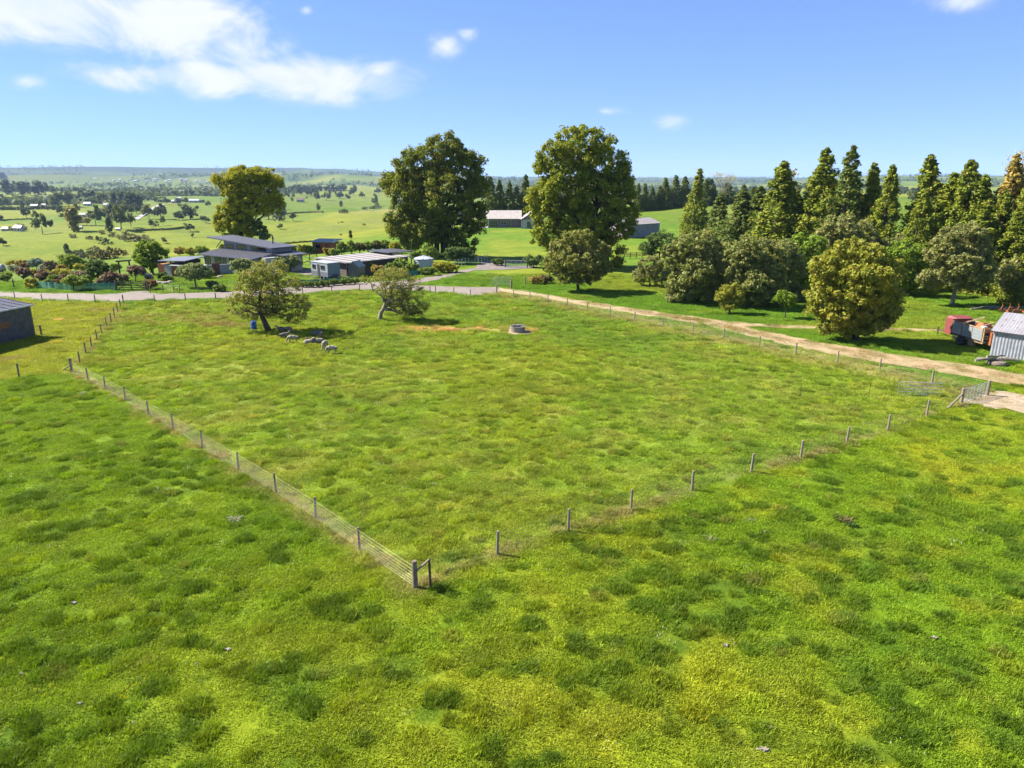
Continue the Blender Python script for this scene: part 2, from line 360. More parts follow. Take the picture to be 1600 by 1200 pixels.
def build_ground():
    def axis(lo, hi, step, ends, g):
        a = list(np.arange(lo, hi + 1e-6, step)); s = step; v = lo; left = []
        while v > ends[0]: s *= g; v -= s; left.append(v)
        s = step; v = hi; right = []
        while v < ends[1]: s *= g; v += s; right.append(v)
        return np.array(left[::-1] + a + right)
    xs = axis(-72, 72, 0.55, (-11000, 11000), 1.045); ys = axis(10, 128, 0.55, (-400, 11500), 1.028)
    X, Y = np.meshgrid(xs, ys); Z = hgt(X, Y)
    ny, nx = X.shape; V = np.stack([X, Y, Z], -1).reshape(-1, 3).astype(np.float32)
    i = (np.arange(ny - 1)[:, None] * nx + np.arange(nx - 1)[None]).reshape(-1)
    Q = np.stack([i, i + 1, i + nx + 1, i + nx], -1).astype(np.int32)
    me = bpy.data.meshes.new('ground'); me.vertices.add(len(V)); me.vertices.foreach_set('co', V.reshape(-1))
    me.loops.add(Q.size); me.loops.foreach_set('vertex_index', Q.reshape(-1)); me.polygons.add(len(Q))
    me.polygons.foreach_set('loop_start', np.arange(0, Q.size, 4, dtype=np.int32)); me.polygons.foreach_set('use_smooth', np.ones(len(Q), bool)); me.update(calc_edges=True)
    col = ground_colour(X.reshape(-1), Y.reshape(-1)); rgba = np.concatenate([col, np.ones((len(col), 1))], 1).astype(np.float32)
    at = me.attributes.new('tint', 'FLOAT_COLOR', 'POINT'); at.data.foreach_set('color', rgba.reshape(-1))
    m, t, p, out = base_mat('pasture')
    a = t.new('ShaderNodeAttribute', attribute_name='tint'); g = t.new('ShaderNodeNewGeometry'); pos = g.outputs['Position']
    n1 = t.noise(pos, 1.6, 5, .65); n2 = t.noise(pos, 9.0, 4, .7); n3 = t.noise(pos, .06, 4, .6); n4 = t.noise(pos, .33, 5, .65)
    c = t.mix(1.0, a.outputs['Color'], t.mix(t.ramp(n1, .3, .7), (.94, .98, .92), (1.26, 1.22, 1.26)), 'MULTIPLY')
    c = t.mix(1.0, c, t.mix(t.ramp(n2, .25, .75), (.55, .62, .5), (1.35, 1.3, 1.35)), 'MULTIPLY')
    c = t.mix(1.0, c, t.mix(t.ramp(n3, .3, .7), (.82, .9, .82), (1.16, 1.07, 1.16)), 'MULTIPLY'); c = t.mix(1.0, c, t.mix(t.ramp(n4, .3, .7), (.80, .86, .8), (1.18, 1.12, 1.15)), 'MULTIPLY')
    t.l.new(c, p.inputs['Base Color']); p.inputs['Roughness'].default_value = 0.95; p.inputs['Specular IOR Level'].default_value = 0.1
    b = t.new('ShaderNodeBump'); b.inputs['Strength'].default_value = .7; b.inputs['Distance'].default_value = .09
    t.l.new(t.m('ADD', t.m('MULTIPLY', n1, .9), t.m('MULTIPLY', n2, .55)), b.inputs['Height']); t.l.new(b.outputs[0], p.inputs['Normal'])
    me.materials.append(m); struct(link('ground', me))
build_ground()

def sheet(name, pix, m, lift, subdiv=1.2, jag=0.22):
    """road sheet draped on the ground, ragged along its edges"""
    pts = px_poly(pix); ring = []
    for a, b in zip(pts, pts[1:] + pts[:1]):
        n = max(1, int((b - a).length / subdiv)); nrm = Vector((-(b - a).y, (b - a).x, 0)).normalized()
        for k in range(n):
            q = a.lerp(b, k / n); q = q + nrm * jag * 2.4 * (float(fbm(q.x * .9 + 5, q.y * .9, 3)) - .5); ring.append(q)
    bm = bmesh.new(); vs = [bm.verts.new(q) for q in ring]; bm.faces.new(vs)
    bmesh.ops.triangulate(bm, faces=bm.faces[:])
    for _ in range(4):
        es = [e for e in bm.edges if e.calc_length() > 2.2]
        if es: bmesh.ops.subdivide_edges(bm, edges=es, cuts=1)
        bmesh.ops.triangulate(bm, faces=bm.faces[:])
    for v in bm.verts: v.co.z = hz(v.co.x, v.co.y) + lift
    bmesh.ops.recalc_face_normals(bm, faces=bm.faces[:])
    for f in bm.faces:
        if f.normal.z < 0: f.normal_flip()
    me = bpy.data.meshes.new(name); bm.to_mesh(me); bm.free(); me.materials.append(m); return struct(link(name, me))
M_GRAVEL = mat('gravel', (0.20, 0.16, 0.135), .95, var=.3, scale=.9, bump=.4, col2=(0.155, 0.13, 0.11))
M_TRACK = mat('worn_track', (0.36, 0.25, 0.14), .95, var=.35, scale=.5, bump=.4, col2=(0.20, 0.165, 0.062))
M_DUST = mat('bare_earth', (0.37, 0.285, 0.20), .95, var=.35, scale=.8, bump=.4, col2=(0.22, 0.17, 0.09))
sheet('gravel_road', ROAD_PX, M_GRAVEL, 0.045)
sheet('driveway', DRIVE_PX, mat('drive_gravel', (0.19, 0.16, 0.14), .95, var=.28, scale=.9), 0.050)
sheet('farm_track', TRACK_PX, M_TRACK, 0.040, jag=.5)
sheet('bare_ground', BARE_PX, M_DUST, 0.036, jag=.6)

# ------------------------------------------------------------------ grass (stuff)
def clump_mesh(name, n, rad, hlo, hhi, w, lean, m):
    ang = rng.random(n) * 6.283; rr = rad * np.sqrt(rng.random(n)); bx = rr * np.cos(ang); by = rr * np.sin(ang)
    h = hlo + (hhi - hlo) * rng.random(n); a2 = rng.random(n) * 6.283; ld = lean * (0.4 + rng.random(n)) * h; la = rng.random(n) * 6.283
    tx = np.cos(a2) * w / 2; ty = np.sin(a2) * w / 2; z = np.zeros(n)
    dx = np.cos(la) * ld; dy = np.sin(la) * ld
    b0 = np.stack([bx - tx, by - ty, z - .01], -1); b1 = np.stack([bx + tx, by + ty, z - .01], -1)
    m1 = np.stack([bx + tx * .8 + dx * .4, by + ty * .8 + dy * .4, h * .6], -1); m0 = np.stack([bx - tx * .8 + dx * .4, by - ty * .8 + dy * .4, h * .6], -1)
    tp = np.stack([bx + dx, by + dy, h], -1)
    return np_mesh(name, np.concatenate([np.stack([b0, b1, m1, m0], 1), np.stack([m0, m1, tp, tp + np.array((0, 0, -.002))], 1)], 0), 4, m)
def grass_mat():
    m, t, p, out = base_mat('grass_blades')
    a = t.new('ShaderNodeAttribute', attribute_name='gcol', attribute_type='INSTANCER'); g = t.new('ShaderNodeNewGeometry')
    n = t.noise(g.outputs['Position'], 5.0, 4, .65)
    c = t.mix(1.0, a.outputs['Color'], t.mix(g.outputs['Random Per Island'], (.75, .8, .7), (1.35, 1.3, 1.4)), 'MULTIPLY')
    c = t.mix(1.0, c, t.mix(t.ramp(n, .3, .7), (.78, .82, .8), (1.22, 1.18, 1.2)), 'MULTIPLY')
    t.l.new(c, p.inputs['Base Color']); p.inputs['Roughness'].default_value = .6; p.inputs['Specular IOR Level'].default_value = .2
    tr = t.new('ShaderNodeBsdfTranslucent'); t.l.new(t.mix(1.0, c, (1.2, 1.15, .6), 'MULTIPLY'), tr.inputs[0]); mx = t.new('ShaderNodeMixShader'); mx.inputs[0].default_value = .35
    t.l.new(p.outputs[0], mx.inputs[1]); t.l.new(tr.outputs[0], mx.inputs[2]); t.l.new(mx.outputs[0], out.inputs[0]); return m
def build_grass():
    gm = grass_mat(); src = bpy.data.collections.new('grass_sources')
    specs = [('a_short', 320, .55, .03, .085, .022, 1.0), ('b_short', 300, .58, .025, .07, .026, 1.3), ('c_rank', 250, .34, .08, .19, .02, .7), ('d_rank', 210, .30, .09, .22, .018, .9), ('e_tall', 60, .16, .15, .34, .012, .8)]
    specs.append(('f_flowers', 9, .35, .06, .11, .035, .2))
    for nm, n, r_, a, b, w, le in specs: src.objects.link(bpy.data.objects.new(nm, clump_mesh(nm, n, r_, a, b, w, le, gm)))
    pts = []
    for lo, hi, dens in ((12, 34, 5.2), (34, 56, 4.2), (56, 84, 2.8), (84, 125, 1.5)):
        w = hi * .80 + 10; n = int((hi - lo) * 2 * w * dens); y = lo + (hi - lo) * rng.random(n); x = (rng.random(n) * 2 - 1) * w
        k = np.abs(x) < y * .80 + 7; pts.append(np.stack([x[k], y[k]], 1))
    P = np.concatenate(pts); x, y = P[:, 0], P[:, 1]
    keep = np.ones(len(x), bool)
    intrack = np.zeros(len(x), bool)
    for i, poly in enumerate(ROADS):
        ip = in_poly(x, y, poly)
        if i == 2: intrack = ip & (rng.random(len(x)) < (.10 + .55 * sstep(x, 22, 34)) * sstep(fbm(x / 1.3, y / 1.3, 3), .38, .62))
        if i == 2: intrack |= ip & (dist_line(x, y, CENTRE) < .32) & (rng.random(len(x)) < .75)
        elif i == 3: intrack |= ip & (rng.random(len(x)) < .12)
        keep &= ~ip | intrack
    for (cx, cy, r_) in GRASS_HOLES: keep &= np.hypot(x - cx, y - cy) > r_
    x, y, intrack = x[keep], y[keep], intrack[keep]; pad = in_poly(x, y, PADDOCK); lot = in_poly(x, y, LOT); p = patch_field(x, y); r = rng.random(len(x))
    p2 = sstep(fbm(x / 1.9 + 30, y / 1.3 + 4, 3), .5, .72)
    rank = np.where(pad, p2 * .5 + .22, p * .75 + .10); rank = np.where(lot, .04, rank); rank = np.where((y > 70) & ~pad, .05, rank)
    vi = np.where(r < rank, np.where(rng.random(len(x)) < .55, 2, 3), np.where(rng.random(len(x)) < .5, 0, 1))
    vi = np.where(rng.random(len(x)) < np.where(pad, .02, .006), 4, vi)
    col = ground_colour(x, y) * (1.32 + 1.05 * rng.random(len(x)) ** 1.3)[:, None]
    dry = (rng.random(len(x)) < np.where(pad, .10, .03)); col = np.where(dry[:, None], col * .65 + STRAW * .45, col)
    col = np.where(intrack[:, None], np.array((.24, .19, .06)) * (.7 + .6 * rng.random(len(x)))[:, None], col); vi = np.where(intrack, 1, vi)
    fl = (rng.random(len(x)) < .016) & (y < 60); vi = np.where(fl, 5, vi); col = np.where(fl[:, None], np.where((rng.random(len(x)) < .5)[:, None], np.array((.55, .54, .42)), np.array((.50, .40, .03))), col)
    yel = (rng.random(len(x)) < .12) & ~fl; col = np.where(yel[:, None], col * np.array((1.14, 1.06, 1.0)), col)
    s = (.8 + .5 * rng.random(len(x))) * (1 + sstep(y, 40, 100) * .75); sz = s * (.75 + .5 * rng.random(len(x)))
    N = len(x); me = bpy.data.meshes.new('grass'); me.vertices.add(N); me.vertices.foreach_set('co', np.stack([x, y, hgt(x, y)], 1).astype(np.float32).reshape(-1))
    def att(n_, t_, f, d): me.attributes.new(n_, t_, 'POINT').data.foreach_set(f, np.ascontiguousarray(d).reshape(-1))
    att('vi', 'INT', 'value', vi.astype(np.int32)); att('rot', 'FLOAT_VECTOR', 'vector', np.stack([0 * x, 0 * x, rng.random(N) * 6.283], 1).astype(np.float32))
    att('scl', 'FLOAT_VECTOR', 'vector', np.stack([s, s, sz], 1).astype(np.float32)); att('gcol', 'FLOAT_COLOR', 'color', np.concatenate([col, np.ones((N, 1))], 1).astype(np.float32))
    o = link('grass', me); o['kind'] = 'stuff'; tag(o, 'short green pasture grass with rank tufts covering the paddocks', 'grass')
    ng = bpy.data.node_groups.new('scatter_grass', 'GeometryNodeTree')
    ng.interface.new_socket('Geometry', in_out='INPUT', socket_type='NodeSocketGeometry'); ng.interface.new_socket('Geometry', in_out='OUTPUT', socket_type='NodeSocketGeometry')
    n = ng.nodes; l = ng.links; gi = n.new('NodeGroupInput'); go = n.new('NodeGroupOutput'); iop = n.new('GeometryNodeInstanceOnPoints'); ci = n.new('GeometryNodeCollectionInfo')
    ci.inputs[0].default_value = src; ci.inputs[1].default_value = True; ci.inputs[2].default_value = True
    def na(nm, ty): q = n.new('GeometryNodeInputNamedAttribute'); q.data_type = ty; q.inputs[0].default_value = nm; return q.outputs[0]
    l.new(gi.outputs[0], iop.inputs['Points']); l.new(ci.outputs[0], iop.inputs['Instance']); iop.inputs['Pick Instance'].default_value = True
    l.new(na('vi', 'INT'), iop.inputs['Instance Index']); l.new(na('rot', 'FLOAT_VECTOR'), iop.inputs['Rotation']); l.new(na('scl', 'FLOAT_VECTOR'), iop.inputs['Scale'])
    l.new(iop.outputs[0], go.inputs[0]); md = o.modifiers.new('scatter', 'NODES'); md.node_group = ng
    me.materials.append(gm)
GRASS_HOLES = [(0.8, 75.8, 1.6), (-6.5, 77.5, .9), (-4.8, 77.3, .7), (-8.6, 76.9, .8), (-2.2, 77.3, .8), (-1.0, 77.0, .7), (-10.2, 76.4, .6), (-3.2, 76.6, .5)]
build_grass()

# ------------------------------------------------------------------ trees
BARK = mat('bark', (0.105, 0.082, 0.062), .95, var=.35, scale=4, bump=.5, streak=(1, 1, .25))
BARK_PALE = mat('pale_bark', (0.24, 0.205, 0.165), .95, var=.3, scale=4, bump=.5, streak=(1, 1, .25))
def unit(v): return v / (np.linalg.norm(v, axis=-1, keepdims=True) + 1e-9)
def sphere_pts(n):
    return unit(rng.normal(size=(n, 3)))
def leaves(cent, crad, per, size, flat=.8, upb=.35, aspect=.55, outc=None, spread=.8):
    """cent (N,3) cluster centres, crad (N,) radii -> leaf quads"""
    N = len(cent); k = per; c = np.repeat(cent, k, 0); r = np.repeat(crad, k)
    dv = sphere_pts(N * k); rad = rng.random(N * k) ** .45; off = dv * (r * rad)[:, None]; off[:, 2] *= flat
    p = c + off
    nrm = unit(dv * .7 + np.array((0, 0, upb)) + rng.normal(size=(N * k, 3)) * spread * .6)
    t = unit(np.cross(nrm, rng.normal(size=(N * k, 3)))); b = np.cross(nrm, t)
    s = size * (.6 + .8 * rng.random(N * k)); L = t * s[:, None] * .5; W = b * (s * aspect)[:, None] * .5
    return np.stack([p - L, p + W - L * .1, p + L, p - W - L * .1], 1)
def lobe_clusters(lobes, spacing, inner=.18, crmul=.62):
    out = []; rad = []
    for i, (c, r) in enumerate(lobes):
        area = 4 * math.pi * ((r[0] * r[1]) ** 1.6 / 3 + (r[0] * r[2]) ** 1.6 / 3 + (r[1] * r[2]) ** 1.6 / 3) ** (1 / 1.6)
        n = max(5, int(area / spacing ** 2)); u = sphere_pts(n); q = c + u * r * (.70 + .34 * rng.random(n))[:, None]
        ni = int(n * inner); q2 = c + sphere_pts(ni) * r * (.35 + .4 * rng.random(ni))[:, None]
        keep = np.ones(n, bool)
        for j, (c2, r2) in enumerate(lobes):
            if j != i: keep &= np.linalg.norm((q - c2) / r2, axis=1) > .72
        q = np.concatenate([q[keep], q2]); out.append(q); rad.append(spacing * crmul * (.65 + .7 * rng.random(len(q))))
    return np.concatenate(out), np.concatenate(rad)
def limb(mb, a, b, r0, r1, n=5, wob=.08, sag=0, sides=6):
    a = Vector(a); b = Vector(b); L = (b - a).length; pts = []; rad = []
    for i in range(n + 1):
        f = i / n; p = a.lerp(b, f)
        if 0 < i < n: p += Vector((random.uniform(-1, 1), random.uniform(-1, 1), random.uniform(-1, 1))) * L * wob
        p.z += sag * L * math.sin(math.pi * f); pts.append(p); rad.append(r0 + (r1 - r0) * f ** .8)
    mb.tube(pts, rad, sides); return pts
def px_tree(name, label, cat, base, lobes_px, m, trunk_r, spacing, per, size, trunk_top=None, bark=None, depth=.85, extra=3, group=None, stems=None, flat=.8, aspect=.55, thin=0.0, crmul=.54, limbs=True, jitter=.12, y=None):
    """a tree from outlines in the photograph: base = pixel of its foot, lobes = (px, py, rx, ry[, depth offset as a fraction of its width])"""
    b = G(*base) if y is None else Vector((PY(*base, y).x, y, hz(PY(*base, y).x, y)))
    s = mpp(b); lobes = []
    for L in lobes_px:
        c = PY(L[0], L[1], b.y) - b; rx = L[2] * s * .9; rz_ = L[3] * s * .9; off = (L[4] if len(L) > 4 else 0) * rx
        lobes.append((np.array((c.x, c.y + off, c.z)), np.array((rx, rx * depth, rz_))))
    main = list(lobes)
    for c, r in main:                                    # lobes that give the crown depth and uneven sides
        for _ in range(extra):
            a = random.uniform(0, 6.28); f = random.uniform(.28, .55); k = random.uniform(.5, .85); e = random.uniform(-.5, .9)
            lobes.append((c + np.array((math.cos(a) * r[0] * k * math.cos(e), math.sin(a) * r[1] * k * math.cos(e), math.sin(e) * k * r[2])), r * f))
    t = thing(name, label, cat, b, 0, group)
    cl, cr = lobe_clusters(lobes, spacing, crmul=crmul)
    if thin: k = rng.random(len(cl)) > thin; cl, cr = cl[k], cr[k]
    cl = cl + rng.normal(size=cl.shape) * spacing * jitter; k = cl[:, 2] > .25; cl, cr = cl[k], cr[k]
    mb = MB(); zc = min(c[2] - r[2] * .3 for c, r in main); cx = float(np.mean([c[0] for c, r in main])); top = max(c[2] for c, r in main)
    tt = Vector(trunk_top) if trunk_top else Vector((cx * .5, 0, max(zc, 0.5)))
    stem_list = stems or [((0, 0), trunk_r)]
    tops = []
    for (ox, oy), r in stem_list:
        pts = limb(mb, (ox, oy, -.25), tt + Vector((ox * 1.6, oy * 1.6, 0)), r * 1.25, r * .72, 4, .03, 0, 9); tops.append(pts)
    if limbs:
        for i, (c, r) in enumerate(main):
            src = tops[i % len(tops)]; st = src[-1] if i % 2 == 0 else src[-2]
            br = limb(mb, st, tuple(c + np.array((0, 0, .15 * r[2]))), trunk_r * .55, trunk_r * .14, 5, .07)
            near = cl[np.argsort(np.linalg.norm((cl - c) / r, axis=1))[:400]]
            for _ in range(6):
                if len(near): limb(mb, br[random.choice((2, 3, 4))], tuple(near[random.randrange(len(near))]), trunk_r * .17, trunk_r * .04, 4, .08, 0, 5)
    mb.build('trunk', bark or BARK, t, True)
    link('crown', np_mesh('crown', leaves(cl, cr, per, size, flat, aspect=aspect), 4, m), t)
    return t

LM_OAK = leaf_mat('leaf_oak', (0.125, 0.180, 0.014), (0.290, 0.305, 0.024), (0.366, 0.283, 0.035), .22)
LM_OAK_DARK = leaf_mat('leaf_oak_dark', (0.092, 0.140, 0.020), (0.215, 0.230, 0.022), (0.319, 0.236, 0.035), .22)
LM_EUC = leaf_mat('leaf_gum', (0.165, 0.200, 0.012), (0.400, 0.370, 0.018), None, .25)
LM_APPLE = leaf_mat('leaf_fruit', (0.146, 0.192, 0.037), (0.302, 0.283, 0.064), (0.439, 0.312, 0.110), .5)
LM_ROUND = leaf_mat('leaf_golden', (0.165, 0.200, 0.024), (0.360, 0.355, 0.045), (0.378, 0.260, 0.059), .4)
LM_MAG = leaf_mat('leaf_camellia', (0.118, 0.156, 0.035), (0.295, 0.307, 0.094), (0.378, 0.307, 0.130), .5)
LM_GREY = leaf_mat('leaf_greygreen', (0.140, 0.170, 0.050), (0.310, 0.310, 0.100), (0.354, 0.283, 0.130), .5)
LM_OLIVE = leaf_mat('leaf_olive', (0.147, 0.195, 0.073), (0.319, 0.354, 0.147), None, .8)
LM_DARK = leaf_mat('leaf_dark', (0.064, 0.119, 0.037), (0.146, 0.210, 0.047), None, .5)
LM_MID = leaf_mat('leaf_mid', (0.110, 0.202, 0.022), (0.256, 0.329, 0.033), None, .5)
LM_CON = leaf_mat('leaf_conifer', (0.100, 0.151, 0.014), (0.254, 0.283, 0.021), (0.307, 0.236, 0.047), .35, .2)
LM_CON2 = leaf_mat('leaf_conifer_blue', (0.073, 0.124, 0.024), (0.177, 0.212, 0.033), (0.236, 0.189, 0.047), .35, .2)
LM_CONB = leaf_mat('leaf_conifer_brown', (0.247, 0.197, 0.040), (0.421, 0.302, 0.064), (0.476, 0.256, 0.073), .35, .2)

px_tree('oak_tree', 'tall dark broadleaf tree with several trunks beside the round white water tank', 'tree', (690, 401),
        [(693, 235, 34, 28), (658, 262, 42, 34, .1), (723, 265, 36, 36, -.1), (643, 300, 44, 42, -.15), (693, 305, 55, 48, -.25), (736, 300, 30, 44, .15), (631, 345, 30, 36, 0), (668, 352, 38, 34, -.3), (715, 345, 36, 44, -.2), (741, 340, 18, 32, .2), (615, 285, 20, 20, 0), (643, 378, 16, 16, .1), (731, 382, 14, 16, 0)],
        LM_OAK_DARK, .75, 1.8, 84, .5, (0, 0, 6.5), stems=[((-.9, .3), .55), ((.8, -.2), .6), ((.1, .9), .5)])
px_tree('oak_tree', 'huge rounded yellow-green broadleaf tree between the back house and the lilac-grey shed', 'tree', (912, 416),
        [(905, 228, 42, 32), (868, 258, 36, 36, -.1), (945, 255, 38, 40, .1), (885, 290, 48, 44, -.3), (940, 310, 45, 44, -.1), (850, 318, 32, 36, 0), (972, 305, 22, 50, .2), (868, 355, 36, 40, -.2), (915, 355, 46, 44, -.35), (965, 350, 28, 30, .1), (985, 340, 16, 28, .1), (895, 400, 44, 26, -.1), (950, 392, 26, 32, .1)],
        LM_OAK, .95, 1.74, 84, .5, (0, 0, 6))
px_tree('gum_tree', 'tall yellow-green tree rising behind the grey skillion-roofed house', 'tree', (376, 380),
        [(390, 272, 40, 13), (352, 283, 20, 12), (425, 285, 18, 14), (372, 297, 28, 22, -.2), (410, 300, 30, 22, -.2), (392, 320, 40, 22, -.1), (358, 332, 22, 14), (430, 318, 12, 20, .2), (355, 352, 20, 20, -.1), (380, 355, 22, 24, -.3), (348, 345, 12, 16)],
        LM_EUC, .7, 1.5, 80, .44, (.6, 0, 6), y=172)
px_tree('tree', 'slim dark green tree tucked beside the tall yellow-green tree behind the house', 'tree', (404, 382), [(405, 358, 12, 16), (412, 366, 8, 10)], LM_DARK, .2, 1.0, 44, .42, y=171)
px_tree('fruit_tree', 'spreading thin-crowned paddock tree sheltering the sheep', 'tree', (421, 518),
        [(418, 420, 32, 12), (385, 440, 28, 18), (440, 442, 34, 20, -.2), (412, 455, 36, 20, -.3), (372, 472, 18, 20), (400, 485, 24, 13, -.3), (455, 470, 26, 14), (475, 482, 14, 11), (462, 495, 18, 8, -.2), (365, 490, 9, 12), (436, 486, 18, 10, -.4)],
        LM_APPLE, .30, .66, 34, .21, (-1.1, 0, 2.8), BARK, thin=.52, crmul=.62, extra=1, depth=1.2)
px_tree('fruit_tree', 'leaning windswept paddock tree with bare grey boughs near the concrete trough', 'tree', (590, 501),
        [(612, 428, 26, 10), (632, 440, 24, 14), (612, 452, 26, 12, -.3), (645, 458, 20, 14), (640, 476, 22, 12, -.2), (655, 485, 10, 9), (592, 440, 14, 9), (615, 470, 16, 8, .3), (573, 437, 9, 5), (662, 476, 10, 10), (650, 492, 16, 7, .2), (632, 490, 14, 6)],
        LM_APPLE, .24, .6, 30, .19, (1.0, 0, 2.1), BARK_PALE, thin=.5, crmul=.66, extra=1, depth=1.2)
px_tree('round_tree', 'rounded golden-green tree standing alone between the two farm tracks', 'tree', (1335, 531),
        [(1340, 398, 42, 26), (1305, 420, 40, 30), (1372, 420, 36, 32), (1335, 440, 56, 38, -.35), (1288, 455, 28, 30), (1388, 455, 24, 30), (1310, 485, 40, 28, -.3), (1362, 485, 34, 26, -.2), (1330, 510, 30, 18, -.3), (1282, 480, 18, 16), (1300, 505, 26, 18, -.1), (1368, 505, 26, 18, 0), (1390, 480, 20, 18)],
        LM_ROUND, .35, .8, 44, .32, (0, 0, 2.0))
px_tree('pale_tree', 'loose grey-green tree in front of the huge rounded tree', 'tree', (903, 455),
        [(905, 375, 32, 16), (880, 390, 24, 18), (930, 392, 26, 18), (902, 405, 42, 22, -.3), (868, 412, 20, 16), (938, 415, 22, 18), (895, 430, 32, 12, -.2), (925, 432, 18, 10)],
        leaf_mat('leaf_walnut', (0.136, 0.168, 0.033), (0.289, 0.289, 0.077), (0.366, 0.295, 0.118), .5), .22, .85, 38, .34, (0, 0, 2.0), thin=.12)
px_tree('camellia_bush', 'low dense grey-green bush at the shady end of the shrub row', 'bush', (1015, 447), [(1016, 418, 24, 20), (1002, 430, 14, 15), (1030, 430, 16, 16, -.2)], LM_GREY, .14, .7, 40, .26)
px_tree('camellia_tree', 'big rounded olive-green shrub with glossy leaves beside the low grey bush', 'shrub', (1088, 472),
        [(1085, 385, 36, 26), (1065, 410, 28, 32), (1110, 405, 32, 34, -.1), (1085, 430, 40, 32, -.3), (1060, 445, 22, 22), (1105, 448, 28, 22, -.2), (1066, 462, 26, 12, -.1), (1108, 464, 28, 12, 0)], LM_MAG, .25, .85, 44, .33)
px_tree('camellia_tree', 'big rounded olive-green shrub with glossy leaves behind the small bushy tree', 'shrub', (1186, 478),
        [(1180, 392, 36, 26), (1155, 415, 30, 34), (1205, 410, 30, 36), (1180, 440, 42, 32, -.3), (1150, 450, 20, 18, -.2), (1210, 452, 22, 20), (1168, 468, 28, 12), (1204, 470, 24, 12)], LM_MAG, .25, .85, 44, .33)
px_tree('shrub_tree', 'dark green shrub behind the huge tree beside the lilac-grey shed', 'shrub', (1030, 408), [(1035, 378, 26, 18), (1012, 388, 16, 14), (1050, 385, 14, 18)], LM_DARK, .2, .9, 40, .36)
px_tree('shrub_tree', 'dark leafy tree squeezed between the olive shrubs and the golden tree', 'shrub', (1250, 458), [(1255, 392, 34, 28), (1270, 425, 32, 28), (1235, 425, 22, 30), (1250, 445, 26, 14)], LM_MID, .25, 1.0, 44, .38)
px_tree('leafy_tree', 'blue-green broadleaf tree behind the golden tree, below the conifers', 'tree', (1318, 452), [(1312, 362, 40, 26), (1345, 372, 30, 28), (1290, 385, 26, 30), (1325, 395, 40, 26, -.3), (1360, 400, 30, 30), (1395, 400, 24, 34), (1300, 420, 34, 26)], LM_GREY, .3, 1.1, 46, .42)
px_tree('leafy_tree', 'grey-green tree with a bare pale trunk behind the red and grey wagon', 'tree', (1487, 477), [(1500, 372, 38, 26), (1478, 392, 34, 26), (1525, 395, 28, 34), (1495, 415, 46, 28, -.3), (1470, 430, 28, 18), (1520, 436, 30, 20, -.1), (1448, 438, 16, 16), (1540, 420, 16, 18)], LM_GREY, .24, .9, 42, .34, (.2, 0, 4.0), BARK_PALE)
px_tree('camellia_tree', 'olive-green shrub filling the gap between the two biggest glossy shrubs', 'shrub', (1136, 462), [(1134, 398, 28, 24), (1128, 420, 24, 30), (1144, 430, 24, 28), (1136, 452, 28, 14)], LM_MAG, .2, .9, 44, .35)
px_tree('camellia_tree', 'olive-green shrub right of the biggest glossy shrubs, behind the lollipop tree', 'shrub', (1226, 470), [(1222, 398, 30, 26), (1232, 425, 28, 30), (1215, 445, 24, 22), (1232, 460, 30, 13)], LM_MAG, .2, .9, 44, .35)
px_tree('shrub_tree', 'dark leafy shrub behind the golden tree on the wagon side', 'shrub', (1415, 462), [(1415, 400, 30, 28), (1425, 430, 30, 28), (1400, 435, 26, 24)], LM_MID, .25, 1.0, 44, .38)
px_tree('shrub_tree', 'grey-green shrub at the edge of the wood behind the corrugated shed', 'shrub', (1585, 474), [(1580, 430, 26, 26), (1600, 440, 26, 28)], LM_GREY, .25, 1.0, 44, .38)
px_tree('small_tree', 'small bushy yellow-green tree at the foot of the olive shrubs', 'tree', (1140, 490), [(1142, 456, 20, 12), (1130, 466, 14, 12), (1152, 466, 13, 12), (1140, 474, 18, 10, -.2)], LM_ROUND, .12, .6, 36, .24)
px_tree('small_tree', 'small green lollipop tree on a thin stem beside the farm track', 'tree', (1226, 497), [(1224, 464, 15, 11), (1232, 470, 12, 10)], LM_MID, .07, .6, 36, .24, (0, 0, 1.9))

# conifers: four meshes, each copied, turned and scaled
def conifer_mesh(name, Ht, Rb, m, per=16, size=.34, spire=.55, seed=0):
    cl = []; cr = []
    n = int(330 * Rb / 4.2); lx, ly = random.uniform(-.5, .5), random.uniform(-.5, .5)
    for i in range(n + 34):
        if i >= n: f = .76 + .245 * (i - n) / 34                                           # the leader and its short shoots
        else: f = 1 - math.sqrt(1 - random.random() * .995) if random.random() < .75 else random.random()
        z = 0.3 + (Ht - .3) * f; w = Rb * ((1 - min(f, 1)) ** .72) * (1 - .42 * math.exp(-((f - .74) / .15) ** 2) * spire) + .12
        a = random.uniform(0, 6.283); w *= .70 + .60 * float(vnoise(f * 7 + seed, a * 1.1 + seed)); r = w * (.5 + .5 * random.random())
        cl.append((r * math.cos(a) + lx * f * f, r * math.sin(a) + ly * f * f, z - .22 * r)); cr.append((.45 + .55 * random.random()) * (.16 + .84 * (1 - min(f, 1)) ** .6) * 1.5)
    cl = np.array(cl); cr = np.array(cr)
    return np_mesh(name, leaves(cl, cr, per * 2, size, .95, upb=.4, aspect=.6), 4, m)
CON = []
for i, (m, Ht, Rb, sp) in enumerate(((LM_CON, 20, 3.7, .9), (LM_CON, 20, 4.6, .5), (LM_CON2, 20, 3.6, .7), (LM_CONB, 20, 4.3, .5), (LM_CON, 20, 5.4, .2))):
    tm = MB().tube([(0, 0, -.3), (.1, 0, 6), (0, .1, 13), (0, 0, 18.0)], [.42, .3, .18, .03], 8).mesh('trunk', BARK, True)
    CON.append(([conifer_mesh('crown', Ht, Rb, m, 26, .40, sp * random.uniform(.6, 1.2), i * 3.3 + j * 7.7) for j in range(3 if i in (0, 1, 4) else 2 if i == 2 else 1)], tm))
